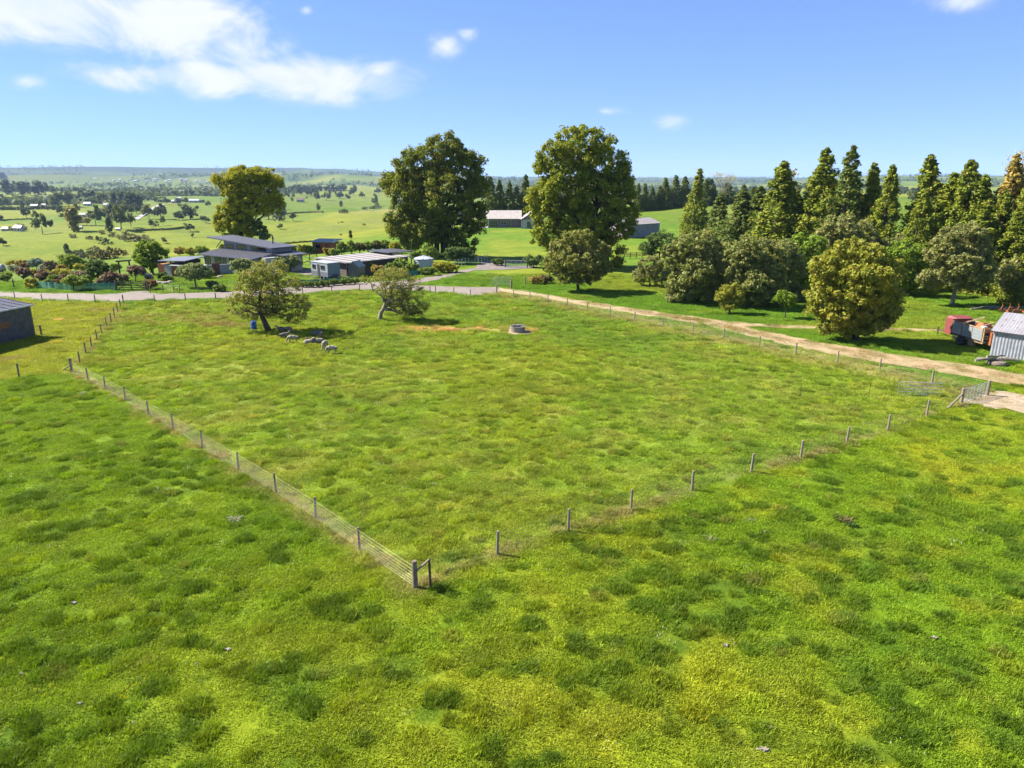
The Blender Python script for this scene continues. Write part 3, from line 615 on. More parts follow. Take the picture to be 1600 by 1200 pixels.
def conifer(px, top, basey, wpx, kind, label, group=None, name='conifer', y=None):
    if y is None: b = G(px, basey)
    else: q = PY(px, basey, y); b = Vector((q.x, y, hz(q.x, y)))
    tp = PY(px, top, b.y).z - b.z; Rb = (3.7, 4.6, 3.6, 4.3, 5.4)[kind]; sx = wpx * mpp(b) / 2 / Rb * 1.3
    t = thing(name, label, 'conifer', b, random.uniform(0, 6.28), group); t.scale = (sx, sx, tp / 20.2)
    link('crown', random.choice(CON[kind][0]), t); link('trunk', CON[kind][1], t); return t
ROWLAB = 'bushy green conifer in the shelter belt behind the shrubs'
for px, tp, by, w, k, lab in [
    (1082, 262, 388, 40, 0, 'slim bright green conifer standing apart in the grass behind the shrubs'), (1205, 250, 422, 84, 1, 'tall conifer beside the pale leafless tree top'), (1272, 230, 426, 76, 0, 'dense pointed conifer next to the tallest slim one'), (1305, 226, 432, 66, 2, 'tallest slim dark conifer of the shelter belt'), (1347, 253, 432, 56, 0, None),
    (1370, 256, 438, 66, 1, 'conifer on the golden tree side of the gap showing the far field'), (1430, 240, 440, 70, 0, 'slim-topped conifer on the wagon side of the gap showing the far field'), (1462, 268, 444, 78, 1, None), (1490, 248, 448, 92, 4, 'broad bushy green conifer behind the tree with the bare pale trunk'), (1553, 240, 452, 84, 3, 'browned conifer standing among the green shelter belt'),
    (1597, 250, 455, 84, 1, None), (1150, 296, 412, 66, 2, None), (1236, 296, 416, 70, 4, None), (1120, 300, 405, 46, 2, None), (1330, 300, 424, 60, 2, None), (1420, 298, 446, 60, 4, None), (1525, 310, 458, 74, 4, None), (1572, 318, 462, 66, 1, None), (1604, 368, 476, 66, 4, 'low spreading conifer behind the corrugated shed'), (1640, 270, 462, 90, 1, None), (1680, 250, 470, 95, 4, None), (1180, 290, 414, 60, 2, None), (1225, 282, 420, 60, 0, None), (1252, 270, 420, 54, 2, None), (1288, 284, 422, 62, 4, None), (1322, 276, 426, 54, 1, None), (1358, 296, 430, 56, 4, None), (1446, 286, 442, 64, 2, None), (1478, 292, 446, 66, 0, None), (1510, 272, 450, 64, 0, None), (1540, 296, 455, 70, 4, None), (1580, 290, 458, 70, 0, None), (1740, 262, 474, 90, 1, None), (1800, 244, 480, 96, 0, None), (1860, 258, 486, 100, 4, None)]:
    conifer(px, tp, by, w, k, lab or ROWLAB, 'shelter belt conifers' if not lab else None)
FARLAB = 'dark narrow conifer in the row at the far edge of the rising field'
for px, tp, by, w, k in [(996, 286, 322, 18, 2), (1007, 286, 323, 18, 2), (1018, 292, 323, 18, 2), (1029, 290, 324, 20, 2), (1038, 277, 324, 22, 2), (1054, 273, 325, 24, 2), (1069, 275, 326, 24, 2), (1100, 279, 328, 22, 2), (1112, 288, 330, 22, 2), (1135, 285, 332, 30, 2), (1158, 288, 334, 24, 2), (1175, 291, 336, 22, 2)]:
    conifer(px, tp, by, w, k, FARLAB, 'far field conifers', y=335 + (px - 996) * .12)
for px, tp, w in [(768, 275, 26), (781, 280, 24), (797, 282, 22), (808, 288, 22), (820, 272, 26), (834, 290, 24)]:
    conifer(px, tp, 338, w, 2, 'dark conifer in the hedge behind the back house', 'conifers behind the back house', y=262)
# almost leafless pale trees among the conifers
def bare_tree(px, top, basey, wpx, label, m, y=None):
    q = G(px, basey) if y is None else Vector((PY(px, basey, y).x, y, hz(PY(px, basey, y).x, y)))
    tp = PY(px, top, q.y).z - q.z; R_ = wpx * mpp(q) / 2; t = thing('bare_tree', label, 'tree', q); mb = MB(); tips = []
    trunk = limb(mb, (0, 0, -.2), (0, 0, tp * .62), .3, .14, 4, .02)
    for i in range(16):
        a = i * 2.4; st = trunk[random.choice((2, 3, 4))]; e = Vector((math.cos(a) * R_ * random.uniform(.5, 1), math.sin(a) * R_ * random.uniform(.5, 1), tp * random.uniform(.72, 1.0)))
        br = limb(mb, st, e, .10, .035, 4, .05)
        for _ in range(5): tip = e + Vector((random.gauss(0, 1), random.gauss(0, 1), random.uniform(.2, 1.4))) * R_ * .22; limb(mb, br[random.choice((2, 3, 4))], tip, .035, .012, 3, .06, 0, 4); tips.append(tip)
    mb.build('trunk', BARK_PALE, t, True); cl = np.array([tuple(v) for v in tips])
    link('crown', np_mesh('crown', leaves(cl, np.full(len(cl), R_ * .14), 12, .3, 1.0), 4, m), t)
LM_BARE = leaf_mat('leaf_sparse', (0.348, 0.302, 0.183), (0.500, 0.439, 0.256), None, .5); LM_TAN = leaf_mat('leaf_tan', (0.312, 0.266, 0.073), (0.476, 0.385, 0.110), None, .5)
bare_tree(1220, 257, 400, 26, 'pale leafless tree top beside the tall conifers', LM_BARE)
bare_tree(1575, 238, 430, 60, 'wide pale nearly leafless tree behind the browned conifer', LM_BARE)
bare_tree(1126, 271, 352, 36, 'round tan-leaved tree behind the far row of conifers', LM_TAN, y=300)

# ------------------------------------------------------------------ fences
M_POST = mat('weathered_post', (0.21, 0.165, 0.125), .9, var=.35, scale=5, bump=.4, col2=(0.11, 0.085, 0.065))
M_POST_PALE = mat('pale_post', (0.25, 0.20, 0.145), .9, var=.3, scale=5, bump=.4, col2=(0.22, 0.175, 0.125))
M_WIRE = mat('pale_wire', (0.42, 0.40, 0.26), .45, .3, var=.1)
M_WIRE_THIN = mat('dull_wire', (0.40, 0.38, 0.30), .5, .4, var=.1)
M_STEEL = mat('galvanised_steel', (0.52, 0.53, 0.53), .4, .55, var=.15, scale=3)
M_DARKWOOD = mat('dark_timber', (0.085, 0.050, 0.036), .85, var=.3, scale=4)
def post_mesh(h, r, m, n=9):
    prof = [(r * 1.03, -.3), (r * 1.02, .2), (r, h * .6), (r * .97, h - .02), (r * .85, h)]
    return MB().lathe(prof, n).mesh('post', m, False)
POSTS = {}
def post(parent, loc, h, r, m, lean=.02):
    key = (round(h, 2), round(r, 3), m.name)
    if key not in POSTS: POSTS[key] = post_mesh(h, r, m)
    o = link('post', POSTS[key], parent, loc); o.rotation_euler = (random.gauss(0, lean), random.gauss(0, lean), random.uniform(0, 6.28)); return o
def fence(name, label, pts, m, h=1.12, r=.062, wires=(.15, .3, .45, .6, .75, .9, 1.04), wr=.006, wm=None, strainers=(), cat='fence', rad=None):
    o0 = pts[0]; t = thing(name, label, cat, o0)
    for i, p in enumerate(pts):
        if i in strainers: post(t, p - o0, h + .1, r * 1.75, m, .005)
        else: post(t, p - o0, h + random.uniform(-.05, .05), r * random.uniform(.92, 1.1), m)
    for z in wires:
        mb = MB(); mb.tube([p - o0 + Vector((.0, -r * 1.02, z)) for p in pts], wr, 4); mb.build('wire', wm or M_WIRE_THIN, t)
    return t
f1 = fence('wire_fence', 'fence with bright pale wires from the braced corner post towards the dark shed', L_NL, M_POST, wires=(.10, .22, .35, .49, .64, .80, .98), wr=.0038, wm=M_WIRE, strainers=(0, 11))
o0 = L_NL[0]; b2 = G(672.5, 918) - o0
MB().tube([(b2.x, b2.y, -.2), (b2.x - .01, b2.y, 1.28)], [.055, .05], 8).build('brace_post', M_DARKWOOD, f1)
MB().tube([(.09, .0, .78), (b2.x, b2.y, 1.29)], [.05, .045], 8).build('stay', M_POST_PALE, f1)
q = G(98, 578) - o0; e = L_NL[-1] - o0
MB().tube([(q.x, q.y, q.z - .02), (e.x, e.y, e.z + .65)], [.06, .055], 8).build('stay', M_POST_PALE, f1)
f2 = fence('wire_fence', 'post and thin wire fence from the braced corner post towards the silver gate', L_NR[1:], M_POST_PALE, wires=(.12, .26, .40, .55, .70, .86, 1.02), wr=.0045, strainers=(9,))
q = G(1479, 639) - L_NR[1]; e = L_NR[-1] - L_NR[1]
MB().tube([(q.x, q.y, q.z - .02), (e.x, e.y, e.z + .8)], [.07, .06], 8).build('stay', M_POST_PALE, f2)
mb = MB()
for z in (.12, .26, .40, .55, .70, .86, 1.02): mb.tube([L_NR[0] - L_NR[1] + Vector((0, -.06, z)), Vector((0, -.06, z))], .0035, 4)
mb.build('wire', M_WIRE_THIN, f2)
fence('wire_fence', 'closely posted wire fence between the mown yellow grass and the grazed paddock', L_L[1:], M_POST, h=1.15, r=.06, wr=.0025)
fence('wire_fence', 'short wire fence running from the stayed post past the yellow mown grass edge', L_O[1:], M_POST, h=1.15, r=.065, wr=.004)
fence('wire_fence', 'dark-posted wire fence along the paddock side of the gravel road', L_R, M_POST, h=1.1, r=.065, wr=.0025)
fence('wire_fence', 'wire fence of slim weathered posts following the worn farm track', L_T, M_POST_PALE, h=1.12, r=.065, wr=.0022, strainers=(0, 16))
for px, py in ((1358, 617), (1250, 619.5)):
    o = MB().lathe([(.018, -.2), (.018, .95), (.01, 1.0)], 6).build('electric_fence_standard', M_DARKWOOD); o.location = G(px, py)
    tag(o, 'thin dark electric fence stake standing in the open paddock grass', 'stake', 'electric fence stakes')

def steel_gate(parent, a, b, h, bars=5, uprights=5, r=.022, z0=.15, m=M_STEEL, fr='frame', ru=None):
    """pipe gate between two local points"""
    a = Vector(a); b = Vector(b)
    mb = MB(); mb.tube([a + Vector((0, 0, z0)), a + Vector((0, 0, h)), b + Vector((0, 0, h)), b + Vector((0, 0, z0)), a + Vector((0, 0, z0))], r, 6); mb.build(fr, m, parent)
    for i in range(1, bars):
        z = z0 + (h - z0) * i / bars; MB().tube([a + Vector((0, 0, z)), b + Vector((0, 0, z))], r * .75, 5).build('rail', m, parent)
    for i in range(1, uprights):
        p = a.lerp(b, i / uprights); MB().tube([p + Vector((0, 0, z0)), p + Vector((0, 0, h))], r * .75, 5).build('upright', m, parent)
a = L_NR[-1]; b = L_T[-1]
t = thing('farm_gate', 'silver pipe gate hung between two stout posts beside the bare earth', 'gate', a)
steel_gate(t, (b - a) * .06, (b - a) * .94, 1.1, 5, 7, .028)
a = G(1402, 617); b = G(1470, 619.5)
t = thing('farm_gate', 'loose steel gate panels leaning together in the paddock near the track fence', 'gate', a)
steel_gate(t, (0, 0, 0), b - a, 1.05, 4, 6, .026, .05); steel_gate(t, (.9, .32, 0), b - a + Vector((-.5, .35, 0)), .95, 3, 5, .026, .05)
t = thing('farm_gate', 'pale wire gate standing open beside the track entrance', 'gate', G(768, 446)); e = G(799, 446) - G(768, 446)
steel_gate(t, (0, 0, 0), e, 1.25, 5, 4, .03, .1)
t = thing('gate_post', 'stout wooden gate post where the track leaves the gravel road', 'post', G(799, 451)); post(t, (0, 0, 0), 1.25, .12, M_POST)
t = thing('gate_post', 'wooden gate post beside the yellow-green shrubs under the loose tree', 'post', G(821, 445)); post(t, (0, 0, 0), 1.3, .11, M_POST)
o = MB().tube([(-.45, 0, -.1), (-.45, 0, .65), (.45, 0, .65), (.45, 0, -.1)], .05, 6).build('black_hoop', mat('black_paint', (.015, .015, .015), .6)); o.location = G(785, 435.5)
tag(o, 'small black square hoop standing on the grass island in the drive', 'hoop')
a = G(791, 418); b = G(822, 418.5)
t = thing('farm_gate', 'silver tubular gate across the shaded drive below the back house', 'gate', a)
steel_gate(t, (0, 0, 0), b - a, 1.35, 5, 4, .045)
post(t, (-.25, 0, 0), 1.4, .12, M_POST); post(t, b - a + Vector((.25, 0, 0)), 1.5, .12, M_POST)
a = G(711, 417); b = G(762, 408.5)
t = thing('rail_fence', 'pale blue-grey pipe rail fence beside the entrance to the back house drive', 'fence', a); n = 11
for i in range(n): o = link('post', MB().tube([(0, 0, -.2), (0, 0, 1.35)], .05, 6).mesh('post', M_STEEL) if i == 0 else pm, t, (b - a) * (i / (n - 1))); pm = o.data
for z in (.45, .85, 1.25): MB().tube([(0, 0, z), (b - a) + Vector((0, 0, z))], .035, 5).build('rail', M_STEEL, t)
a = G(975, 404); b = G(1022, 402.5)
t = thing('rail_fence', 'dark timber post and rail fence in front of the lilac-grey shed', 'fence', a)
for i in range(6): MB().box(-.07, -.07, -.2, .07, .07, 1.25).build('post', M_DARKWOOD, t).location = (b - a) * (i / 5)
for z in (.5, .8, 1.1): MB().bar((0, -.09, z), (b - a) + Vector((0, -.09, z)), .04, .12).build('rail', M_DARKWOOD, t)

# green shade cloth fences round the garden
M_CLOTH = mat('shade_cloth', (0.035, 0.21, 0.165), .9, var=.2, scale=1.2, col2=(0.10, 0.24, 0.16))
m_, t_, p_, out_ = base_mat('thin_shade_cloth'); p_.inputs['Base Color'].default_value = (.07, .26, .19, 1); p_.inputs['Roughness'].default_value = .9
tp_ = t_.new('ShaderNodeBsdfTransparent'); mx_ = t_.new('ShaderNodeMixShader'); mx_.inputs[0].default_value = .55; t_.l.new(tp_.outputs[0], mx_.inputs[1]); t_.l.new(p_.outputs[0], mx_.inputs[2]); t_.l.new(mx_.outputs[0], out_.inputs[0]); M_THIN = m_
def cloth_fence(label, pix, m, h=1.15, cloth=True, sag=.06):
    pts = line(pix); o0 = pts[0]; t = thing('garden_fence', label, 'fence', o0)
    for p in pts: post(t, p - o0, h + .15, .06, M_POST)
    if cloth:
        for a, b in zip(pts[:-1], pts[1:]):
            mb = MB(); n = max(3, int((b - a).length / .5)); vs = []
            for i in range(n + 1):
                p = a.lerp(b, i / n) - o0; w = random.uniform(-.03, .03); vs += [(p.x, p.y - .07 + w, p.z + .04), (p.x, p.y - .07 + w * 2, p.z + h - sag * math.sin(math.pi * i / n))]
            nv = len(vs); vs += [(x, y + .012, z) for x, y, z in vs]
            fs = [(2 * i, 2 * i + 2, 2 * i + 3, 2 * i + 1) for i in range(n)] + [(nv + 2 * i, nv + 2 * i + 1, nv + 2 * i + 3, nv + 2 * i + 2) for i in range(n)] + [(2 * i + 1, 2 * i + 3, nv + 2 * i + 3, nv + 2 * i + 1) for i in range(n)]
            mb.add(vs, fs); mb.build('shade_cloth', m, t)
    else:
        for z in (.2, .5, .8, 1.05): MB().tube([p - o0 + Vector((0, -.06, z)) for p in pts], .006, 4).build('wire', M_WIRE_THIN, t)
    return t
cloth_fence('garden fence hung with thin green shade cloth left of the brown timber gate', [(57, 450.5), (82, 452.5), (112, 454), (143, 453.5), (173, 453), (183, 453)], M_THIN)
cloth_fence('wire garden fence with low posts between the timber gate and the olive bushes', [(235, 458.5), (255, 456.5), (272, 457.2), (281, 457.5), (310, 456), (335, 453)], M_THIN, 1.0, False)
cloth_fence('garden fence hung with bright green cloth in front of the caravan', [(452, 447), (474, 447), (494, 446.4), (513, 444.5), (531, 443.5), (552, 441.5)], M_CLOTH, 1.0)
cloth_fence('garden fence of green cloth below the round white water tank', [(632, 433), (645, 431.5), (656, 430), (668, 427.8)], M_CLOTH, 1.0)
t = thing('garden_post', 'lone grassy fence post at the garden corner by the road', 'post', G(22, 449)); post(t, (0, 0, 0), 1.3, .11, M_POST)
# brown timber gate: four rails, two stiles, brace
a = G(183, 454.5); b = G(229, 454); t = thing('timber_gate', 'dark brown timber five-bar gate closing the garden drive', 'gate', a); d = b - a
for i, z in enumerate((.2, .48, .76, 1.04, 1.3)): MB().bar(Vector((0, -.04, z)), d + Vector((0, -.04, z)), .05, .10).build('rail', M_DARKWOOD, t)
for f in (0.0, .5, 1.0): MB().bar(d * f + Vector((0, .03, .1)), d * f + Vector((0, .03, 1.4)), .10, .08).build('stile', M_DARKWOOD, t)
for a2, b2 in ((0.02, .5), (.98, .5)): MB().bar(d * a2 + Vector((0, .09, .2)), d * b2 + Vector((0, .09, 1.3)), .05, .08).build('brace', M_DARKWOOD, t)
for f in (-.04, 1.04): post(t, d * f, 1.55, .1, M_POST)
# timber garden arch
a = G(188, 428); b = G(204, 427); t = thing('garden_arch', 'rustic dark timber arch of two posts and a beam in the garden', 'arch', a); d = b - a; hh = PY(188, 409, a.y).z - a.z
for f in (0, 1): MB().tube([d * f + Vector((-.1 if f == 0 else .1, 0, -.2)), d * f + Vector((0, 0, hh))], [.17, .14], 8).build('post', M_DARKWOOD, t)
MB().tube([d * -.25 + Vector((0, 0, hh + .1)), d * 1.2 + Vector((0, 0, hh + .12))], [.16, .15], 8).build('beam', M_DARKWOOD, t)
# timber trellis frame by the caravan
a = G(473, 414); b = G(496, 411); t = thing('timber_trellis', 'open timber gate frame with a crossed brace behind the caravan', 'frame', a); d = b - a
for f in (0, .5, 1): MB().bar(d * f + Vector((0, 0, -.1)), d * f + Vector((0, 0, 1.9)), .12).build('post', M_DARKWOOD, t)
for z in (.5, 1.8): MB().bar((0, 0, z), d + Vector((0, 0, z)), .06, .12).build('rail', M_DARKWOOD, t)
for a2, b2 in ((.05, .95), (.95, .05)): MB().bar(d * a2 + Vector((0, .05, .3)), d * b2 + Vector((0, .05, 1.7)), .06).build('brace', M_DARKWOOD, t)

# ------------------------------------------------------------------ buildings
M_WHITE = mat('white_wall', (0.40, 0.39, 0.38), .8, var=.1, scale=1.5); M_PALE = mat('pale_grey_wall', (0.30, 0.30, 0.31), .8, var=.1, scale=1.5)
M_SLATE = mat('dark_roof', (0.085, 0.085, 0.105), .5, .2, var=.2, scale=2); M_ROOFG = mat('grey_roof', (0.17, 0.18, 0.21), .45, .3, var=.15, scale=2)
M_BROWNWALL = mat('brown_cladding', (0.135, 0.108, 0.090), .85, var=.25, scale=3, streak=(3, 3, .3)); M_ORANGE = mat('orange_cedar', (0.36, 0.125, 0.045), .8, var=.25, scale=3, streak=(3, 3, .3))
M_FRAME = mat('dark_frame', (0.05, 0.05, 0.055), .5, var=.1); M_WFRAME = mat('white_frame', (.5, .5, .49), .5, var=.05); GLASS = glass_mat()
def window(parent, c, w, h, n, fm=None, d=.10, mull=1):
    """window centred at c on a wall with outward normal n (local)"""
    n = Vector(n).normalized(); s = Vector((-n.y, n.x, 0)); c = Vector(c); u = Vector((0, 0, 1))
    def bx(mb, cx, cz, ww, hh, dep, o):
        p = c + s * cx + u * cz + n * o; a = s * ww / 2; b = n * dep; z = u * hh / 2
        mb.hexa([p - a - z, p + a - z, p + a - z + b, p - a - z + b], [p - a + z, p + a + z, p + a + z + b, p - a + z + b])
    mb = MB(); bx(mb, 0, h / 2, w + .14, .07, d, -.02); bx(mb, 0, -h / 2, w + .14, .07, d, -.02); bx(mb, -w / 2, 0, .07, h - .07, d, -.02); bx(mb, w / 2, 0, .07, h - .07, d, -.02)
    for i in range(mull): bx(mb, -w / 2 + w * (i + 1) / (mull + 1), 0, .05, h - .07, d * .7, -.02)
    win = mb.build('window', fm or M_FRAME, parent); mb = MB(); bx(mb, 0, 0, w - .05, h - .05, .03, .005); mb.build('pane', GLASS, win); return win
def ribbed(q, th, pitch, rib, axis=0):
    """roof sheet with raised ribs. q = 4 corners ccw; ribs run from edge 0-1 to edge 3-2"""
    q = [Vector(p) for p in q]; mb = MB(); mb.slab(q, th); L = (q[1] - q[0]).length; n = max(2, int(L / pitch)); nr = (q[1] - q[0]).cross(q[3] - q[0]).normalized()
    for i in range(n + 1):
        f = (i + .0) / n; f = min(max(f, .004), .996); a = q[0].lerp(q[1], f); b = q[3].lerp(q[2], f); mb.bar(a + nr * rib * .5, b + nr * rib * .5, rib * 1.3, rib)
    return mb
def corr_wall(a, b, z0, z1, pitch=.25, amp=.035, zt2=None, nrm=None):
    """corrugated upright sheet from a to b"""
    a = Vector(a); b = Vector(b); n = max(2, int((b - a).length / pitch) * 2); d = (b - a).normalized(); nr = Vector((d.y, -d.x, 0)); mb = MB(); vs = []; fs = []
    for i in range(n + 1):
        f = i / n; p = a.lerp(b, f) + nr * (amp if i % 2 else 0); zt = z1 + ((zt2 if zt2 is not None else z1) - z1) * f
        vs += [(p.x, p.y, z0), (p.x, p.y, zt)]
    nv = len(vs); vs += [(x - nr.x * .05, y - nr.y * .05, z) for x, y, z in vs]
    fs = [(2 * i, 2 * i + 2, 2 * i + 3, 2 * i + 1) for i in range(n)] + [(nv + 2 * i, nv + 2 * i + 1, nv + 2 * i + 3, nv + 2 * i + 2) for i in range(n)] + [(2 * i + 1, 2 * i + 3, nv + 2 * i + 3, nv + 2 * i + 1) for i in range(n)] + [(0, 1, nv + 1, nv), (2 * n, nv + 2 * n, nv + 2 * n + 1, 2 * n + 1)]
    mb.add(vs, fs); return mb
def block(w0, w1, d0, d1, zf, zb=None):
    """box body u:w0..w1, v:d0..d1, wall tops zf (front) and zb (back)"""
    zb = zf if zb is None else zb
    return MB().hexa([(w0, d0, -.3), (w1, d0, -.3), (w1, d1, -.3), (w0, d1, -.3)], [(w0, d0, zf), (w1, d0, zf), (w1, d1, zb), (w0, d1, zb)])

# dark shed on the left: its long wall faces away from the sun
M_DKIRON = mat('dark_iron', (0.095, 0.092, 0.098), .6, .2, var=.25, scale=2); M_RUST = mat('rust_patch', (0.30, 0.13, 0.045), .9, var=.4, scale=8)
A = G(56, 524.5); d = Vector((-.20, -.98, 0)).normalized(); rz = math.atan2(-d.x, d.y) + math.pi   # local -y runs along the wall
t = thing('iron_shed', 'dark grey iron shed with a rust stain on the wall facing the fence', 'shed', A, math.atan2(d.y, d.x) + math.pi / 2)
Ls, Ws, hs = 13.0, 7.0, 3.3                           # local: wall along -y, body towards -x
corr_wall((0, -Ls, 0), (0, 0, 0), -.2, hs, .3, .04).build('wall', M_DKIRON, t)
corr_wall((0, 0, 0), (-Ws, 0, 0), -.2, hs, .3, .04, zt2=hs + 1.0).build('wall', M_DKIRON, t)
corr_wall((-Ws, 0, 0), (-Ws, -Ls, 0), -.2, hs + 1.0, .3, .04).build('wall', M_DKIRON, t); corr_wall((-Ws, -Ls, 0), (0, -Ls, 0), -.2, hs + 1.0, .3, .04, zt2=hs).build('wall', M_DKIRON, t)
ribbed([(.18, -Ls - .2, hs + .02), (.18, .25, hs + .02), (-Ws - .2, .25, hs + 1.07), (-Ws - .2, -Ls - .2, hs + 1.07)], .06, .9, .05).build('roof', M_SLATE, t)
MB().box(.182, -Ls - .2, hs - .10, .25, .25, hs + .07).build('gutter', mat('gutter_white', (.6, .6, .6), .5), t)
mb = MB(); ang = [(.065, -3.6 + .95 * math.cos(k * .5) * random.uniform(.6, 1.1), 1.75 + .42 * math.sin(k * .5) * random.uniform(.6, 1.1)) for k in range(13)]
mb.add(ang + [(.055, y, z) for x, y, z in ang], [tuple(range(13)), tuple(range(25, 12, -1))] + [(i, (i + 1) % 13 + 0, (i + 1) % 13 + 13, i + 13) for i in range(13)]); mb.build('rust_patch', M_RUST, t)
t2 = thing('gate_post', 'short wooden post standing at the corner of the dark iron shed', 'post', G(54, 521)); t2.location = A + Vector((.45, .25, 0)); post(t2, (0, 0, 0), 1.1, .1, M_POST)

# corrugated shed on the right
M_CORR = mat('corrugated_zinc', (0.36, 0.37, 0.41), .5, .35, var=.18, scale=1.5); M_ZROOF = mat('zinc_roof', (0.34, 0.33, 0.35), .5, .3, var=.15, scale=1.2, col2=(0.28, 0.255, 0.26))
A = G(1546, 556.5); t = thing('corrugated_shed', 'pale corrugated iron shed with two lines of rust spots on its roof', 'shed', A, math.atan2(-.77, .63))
hs = PY(1552, 517, A.y).z; Ls, Ws = 9.0, 5.2; zr = hs + 1.35                        # local x along the front wall, y into the shed
corr_wall((0, 0, 0), (Ls, 0, 0), -.2, hs, .26, .045).build('wall', M_CORR, t); corr_wall((0, Ws, 0), (0, 0, 0), -.2, hs, .26, .045).build('wall', M_CORR, t)
corr_wall((Ls, 0, 0), (Ls, Ws, 0), -.2, hs, .26, .045).build('wall', M_CORR, t); corr_wall((Ls, Ws, 0), (0, Ws, 0), -.2, hs, .26, .045).build('wall', M_CORR, t)
for xg in (0.02, Ls - .06): MB().add([(xg, 0, hs), (xg, Ws, hs), (xg, Ws / 2, zr), (xg + .04, 0, hs), (xg + .04, Ws, hs), (xg + .04, Ws / 2, zr)], [(0, 2, 1), (3, 4, 5), (0, 1, 4, 3), (1, 2, 5, 4), (2, 0, 3, 5)]).build('gable', M_CORR, t)
ro = ribbed([(-.2, -.25, hs + .0), (Ls + .2, -.25, hs + .0), (Ls + .2, Ws / 2, zr + .06), (-.2, Ws / 2, zr + .06)], .05, .25, .022).build('roof', M_ZROOF, t)
ribbed([(Ls + .2, Ws + .25, hs), (-.2, Ws + .25, hs), (-.2, Ws / 2 + .004, zr + .055), (Ls + .2, Ws / 2 + .004, zr + .055)], .05, .25, .022).build('roof', M_ZROOF, t)
for f in (.30, .62):
    for i in range(14):
        x = .35 + i * .62; y = -.25 + (Ws / 2 + .25) * f + random.uniform(-.03, .03); z = hs + (zr - hs) * f + .035
        MB().tube([(x, y, z), (x, y, z + .012)], random.uniform(.045, .10), 6).build('rust_spot', M_RUST, ro)
MB().bar((-.2, -.26, hs - .06), (Ls + .2, -.26, hs - .06), .04, .1).build('gutter', M_FRAME, t)

# main house: frame u along the wall that faces the road, v into the house; origin at the near corner
Cn = PZ(396, 403, 2.75); Cn.z = 0; ru = math.atan2(-.57, .82)
t = thing('house', 'white-walled modern house with stepped dark skillion roofs', 'house', (Cn.x, Cn.y, hz(Cn.x, Cn.y)), ru)
block(-15.2, 0, 0, 4.1, 2.5, 2.95).build('wall', M_WHITE, t)
ribbed([(-16.0, -.75, 2.56), (.6, -.75, 2.56), (.6, 4.15, 3.25), (-16.0, 4.15, 3.25)], .14, .6, .035).build('roof', M_SLATE, t)
for cx, w, h in ((-13.9, 1.8, 1.7), (-10.6, 2.0, 1.45), (-8.6, .9, 1.6), (-6.2, 1.8, 1.5), (-2.6, 2.2, 1.6)): window(t, (cx, 0, 1.5), w, h, (0, -1, 0), mull=2 if w > 1.6 else 0)
window(t, (0, 2.0, 1.4), 2.2, 1.8, (1, 0, 0), mull=1)
MB().hexa([(-14.8, 4.3, -.3), (-.4, 4.3, -.3), (-.4, 8.6, -.3), (-14.8, 8.6, -.3)], [(-14.8, 4.3, 4.85), (-.4, 4.3, 4.0), (-.4, 8.6, 4.0), (-14.8, 8.6, 4.85)]).build('wall', M_PALE, t)
MB().slab([(-19.0, 3.5, 5.35), (.5, 3.5, 4.2), (.5, 9.3, 4.2), (-19.0, 9.3, 5.35)], .2).build('roof', mat('skillion_roof', (.10, .10, .12), .5, .2, var=.2, scale=2), t)
for cx, w in ((-13.0, 2.4), (-9.4, 2.8), (-4.2, 4.2)): window(t, (cx, 4.3, 3.78), w, .7, (0, -1, 0), mull=1)
MB().bar((-17.6, 4.4, 3.3), (-15.6, 4.6, 4.95), .1).build('brace', M_DARKWOOD, t)
block(-.35, 2.8, 4.3, 8.2, 2.7, 2.7).build('wall', M_WHITE, t)
MB().slab([(-1.0, 3.7, 3.3), (3.6, 3.7, 3.0), (3.6, 9.0, 3.0), (-1.0, 9.0, 3.3)], .18).build('roof', M_SLATE, t)
block(.65, .95, 1.2, 4.2, 2.9).build('wall', mat('blue_grey_wall', (.07, .10, .14), .7, var=.15), t)
MB().hexa([(1.5, 1.0, -.2), (1.9, 1.0, -.2), (1.9, 3.4, -.2), (1.5, 3.4, -.2)], [(1.0, 1.0, 2.7), (1.9, 1.0, 2.7), (1.9, 3.4, 2.7), (1.0, 3.4, 2.7)]).build('fin_wall', M_WHITE, t)
MB().tube([(-4.2, 7.5, 4.0), (-4.2, 7.5, 5.9)], .12, 8).build('flue', M_FRAME, t)
# garden courtyard wall with brown doors
a = G(316, 430.5); b = G(366, 427); d = b - a; t = thing('courtyard_wall', 'white courtyard wall with a tall brown timber door in front of the house', 'wall', a, math.atan2(d.y, d.x)); L = d.length
MB().box(0, 0, -.2, L * .16, .25, 1.75).build('wall', M_WHITE, t); MB().box(L * .28, 0, -.2, L * .32, .25, 1.75).build('wall', M_WHITE, t); MB().box(L * .57, 0, -.2, L, .25, 1.7).build('wall', M_PALE, t)
MB().box(L * .322, .06, -.1, L * .568, .18, 2.0).build('door', mat('brown_door', (.19, .075, .038), .7, var=.25, scale=4), t); dr = MB().box(L * .162, .06, -.1, L * .278, .18, 1.7).build('door', M_WFRAME, t); MB().box(L * .185, .03, .7, L * .255, .058, 1.5).build('pane', GLASS, dr)
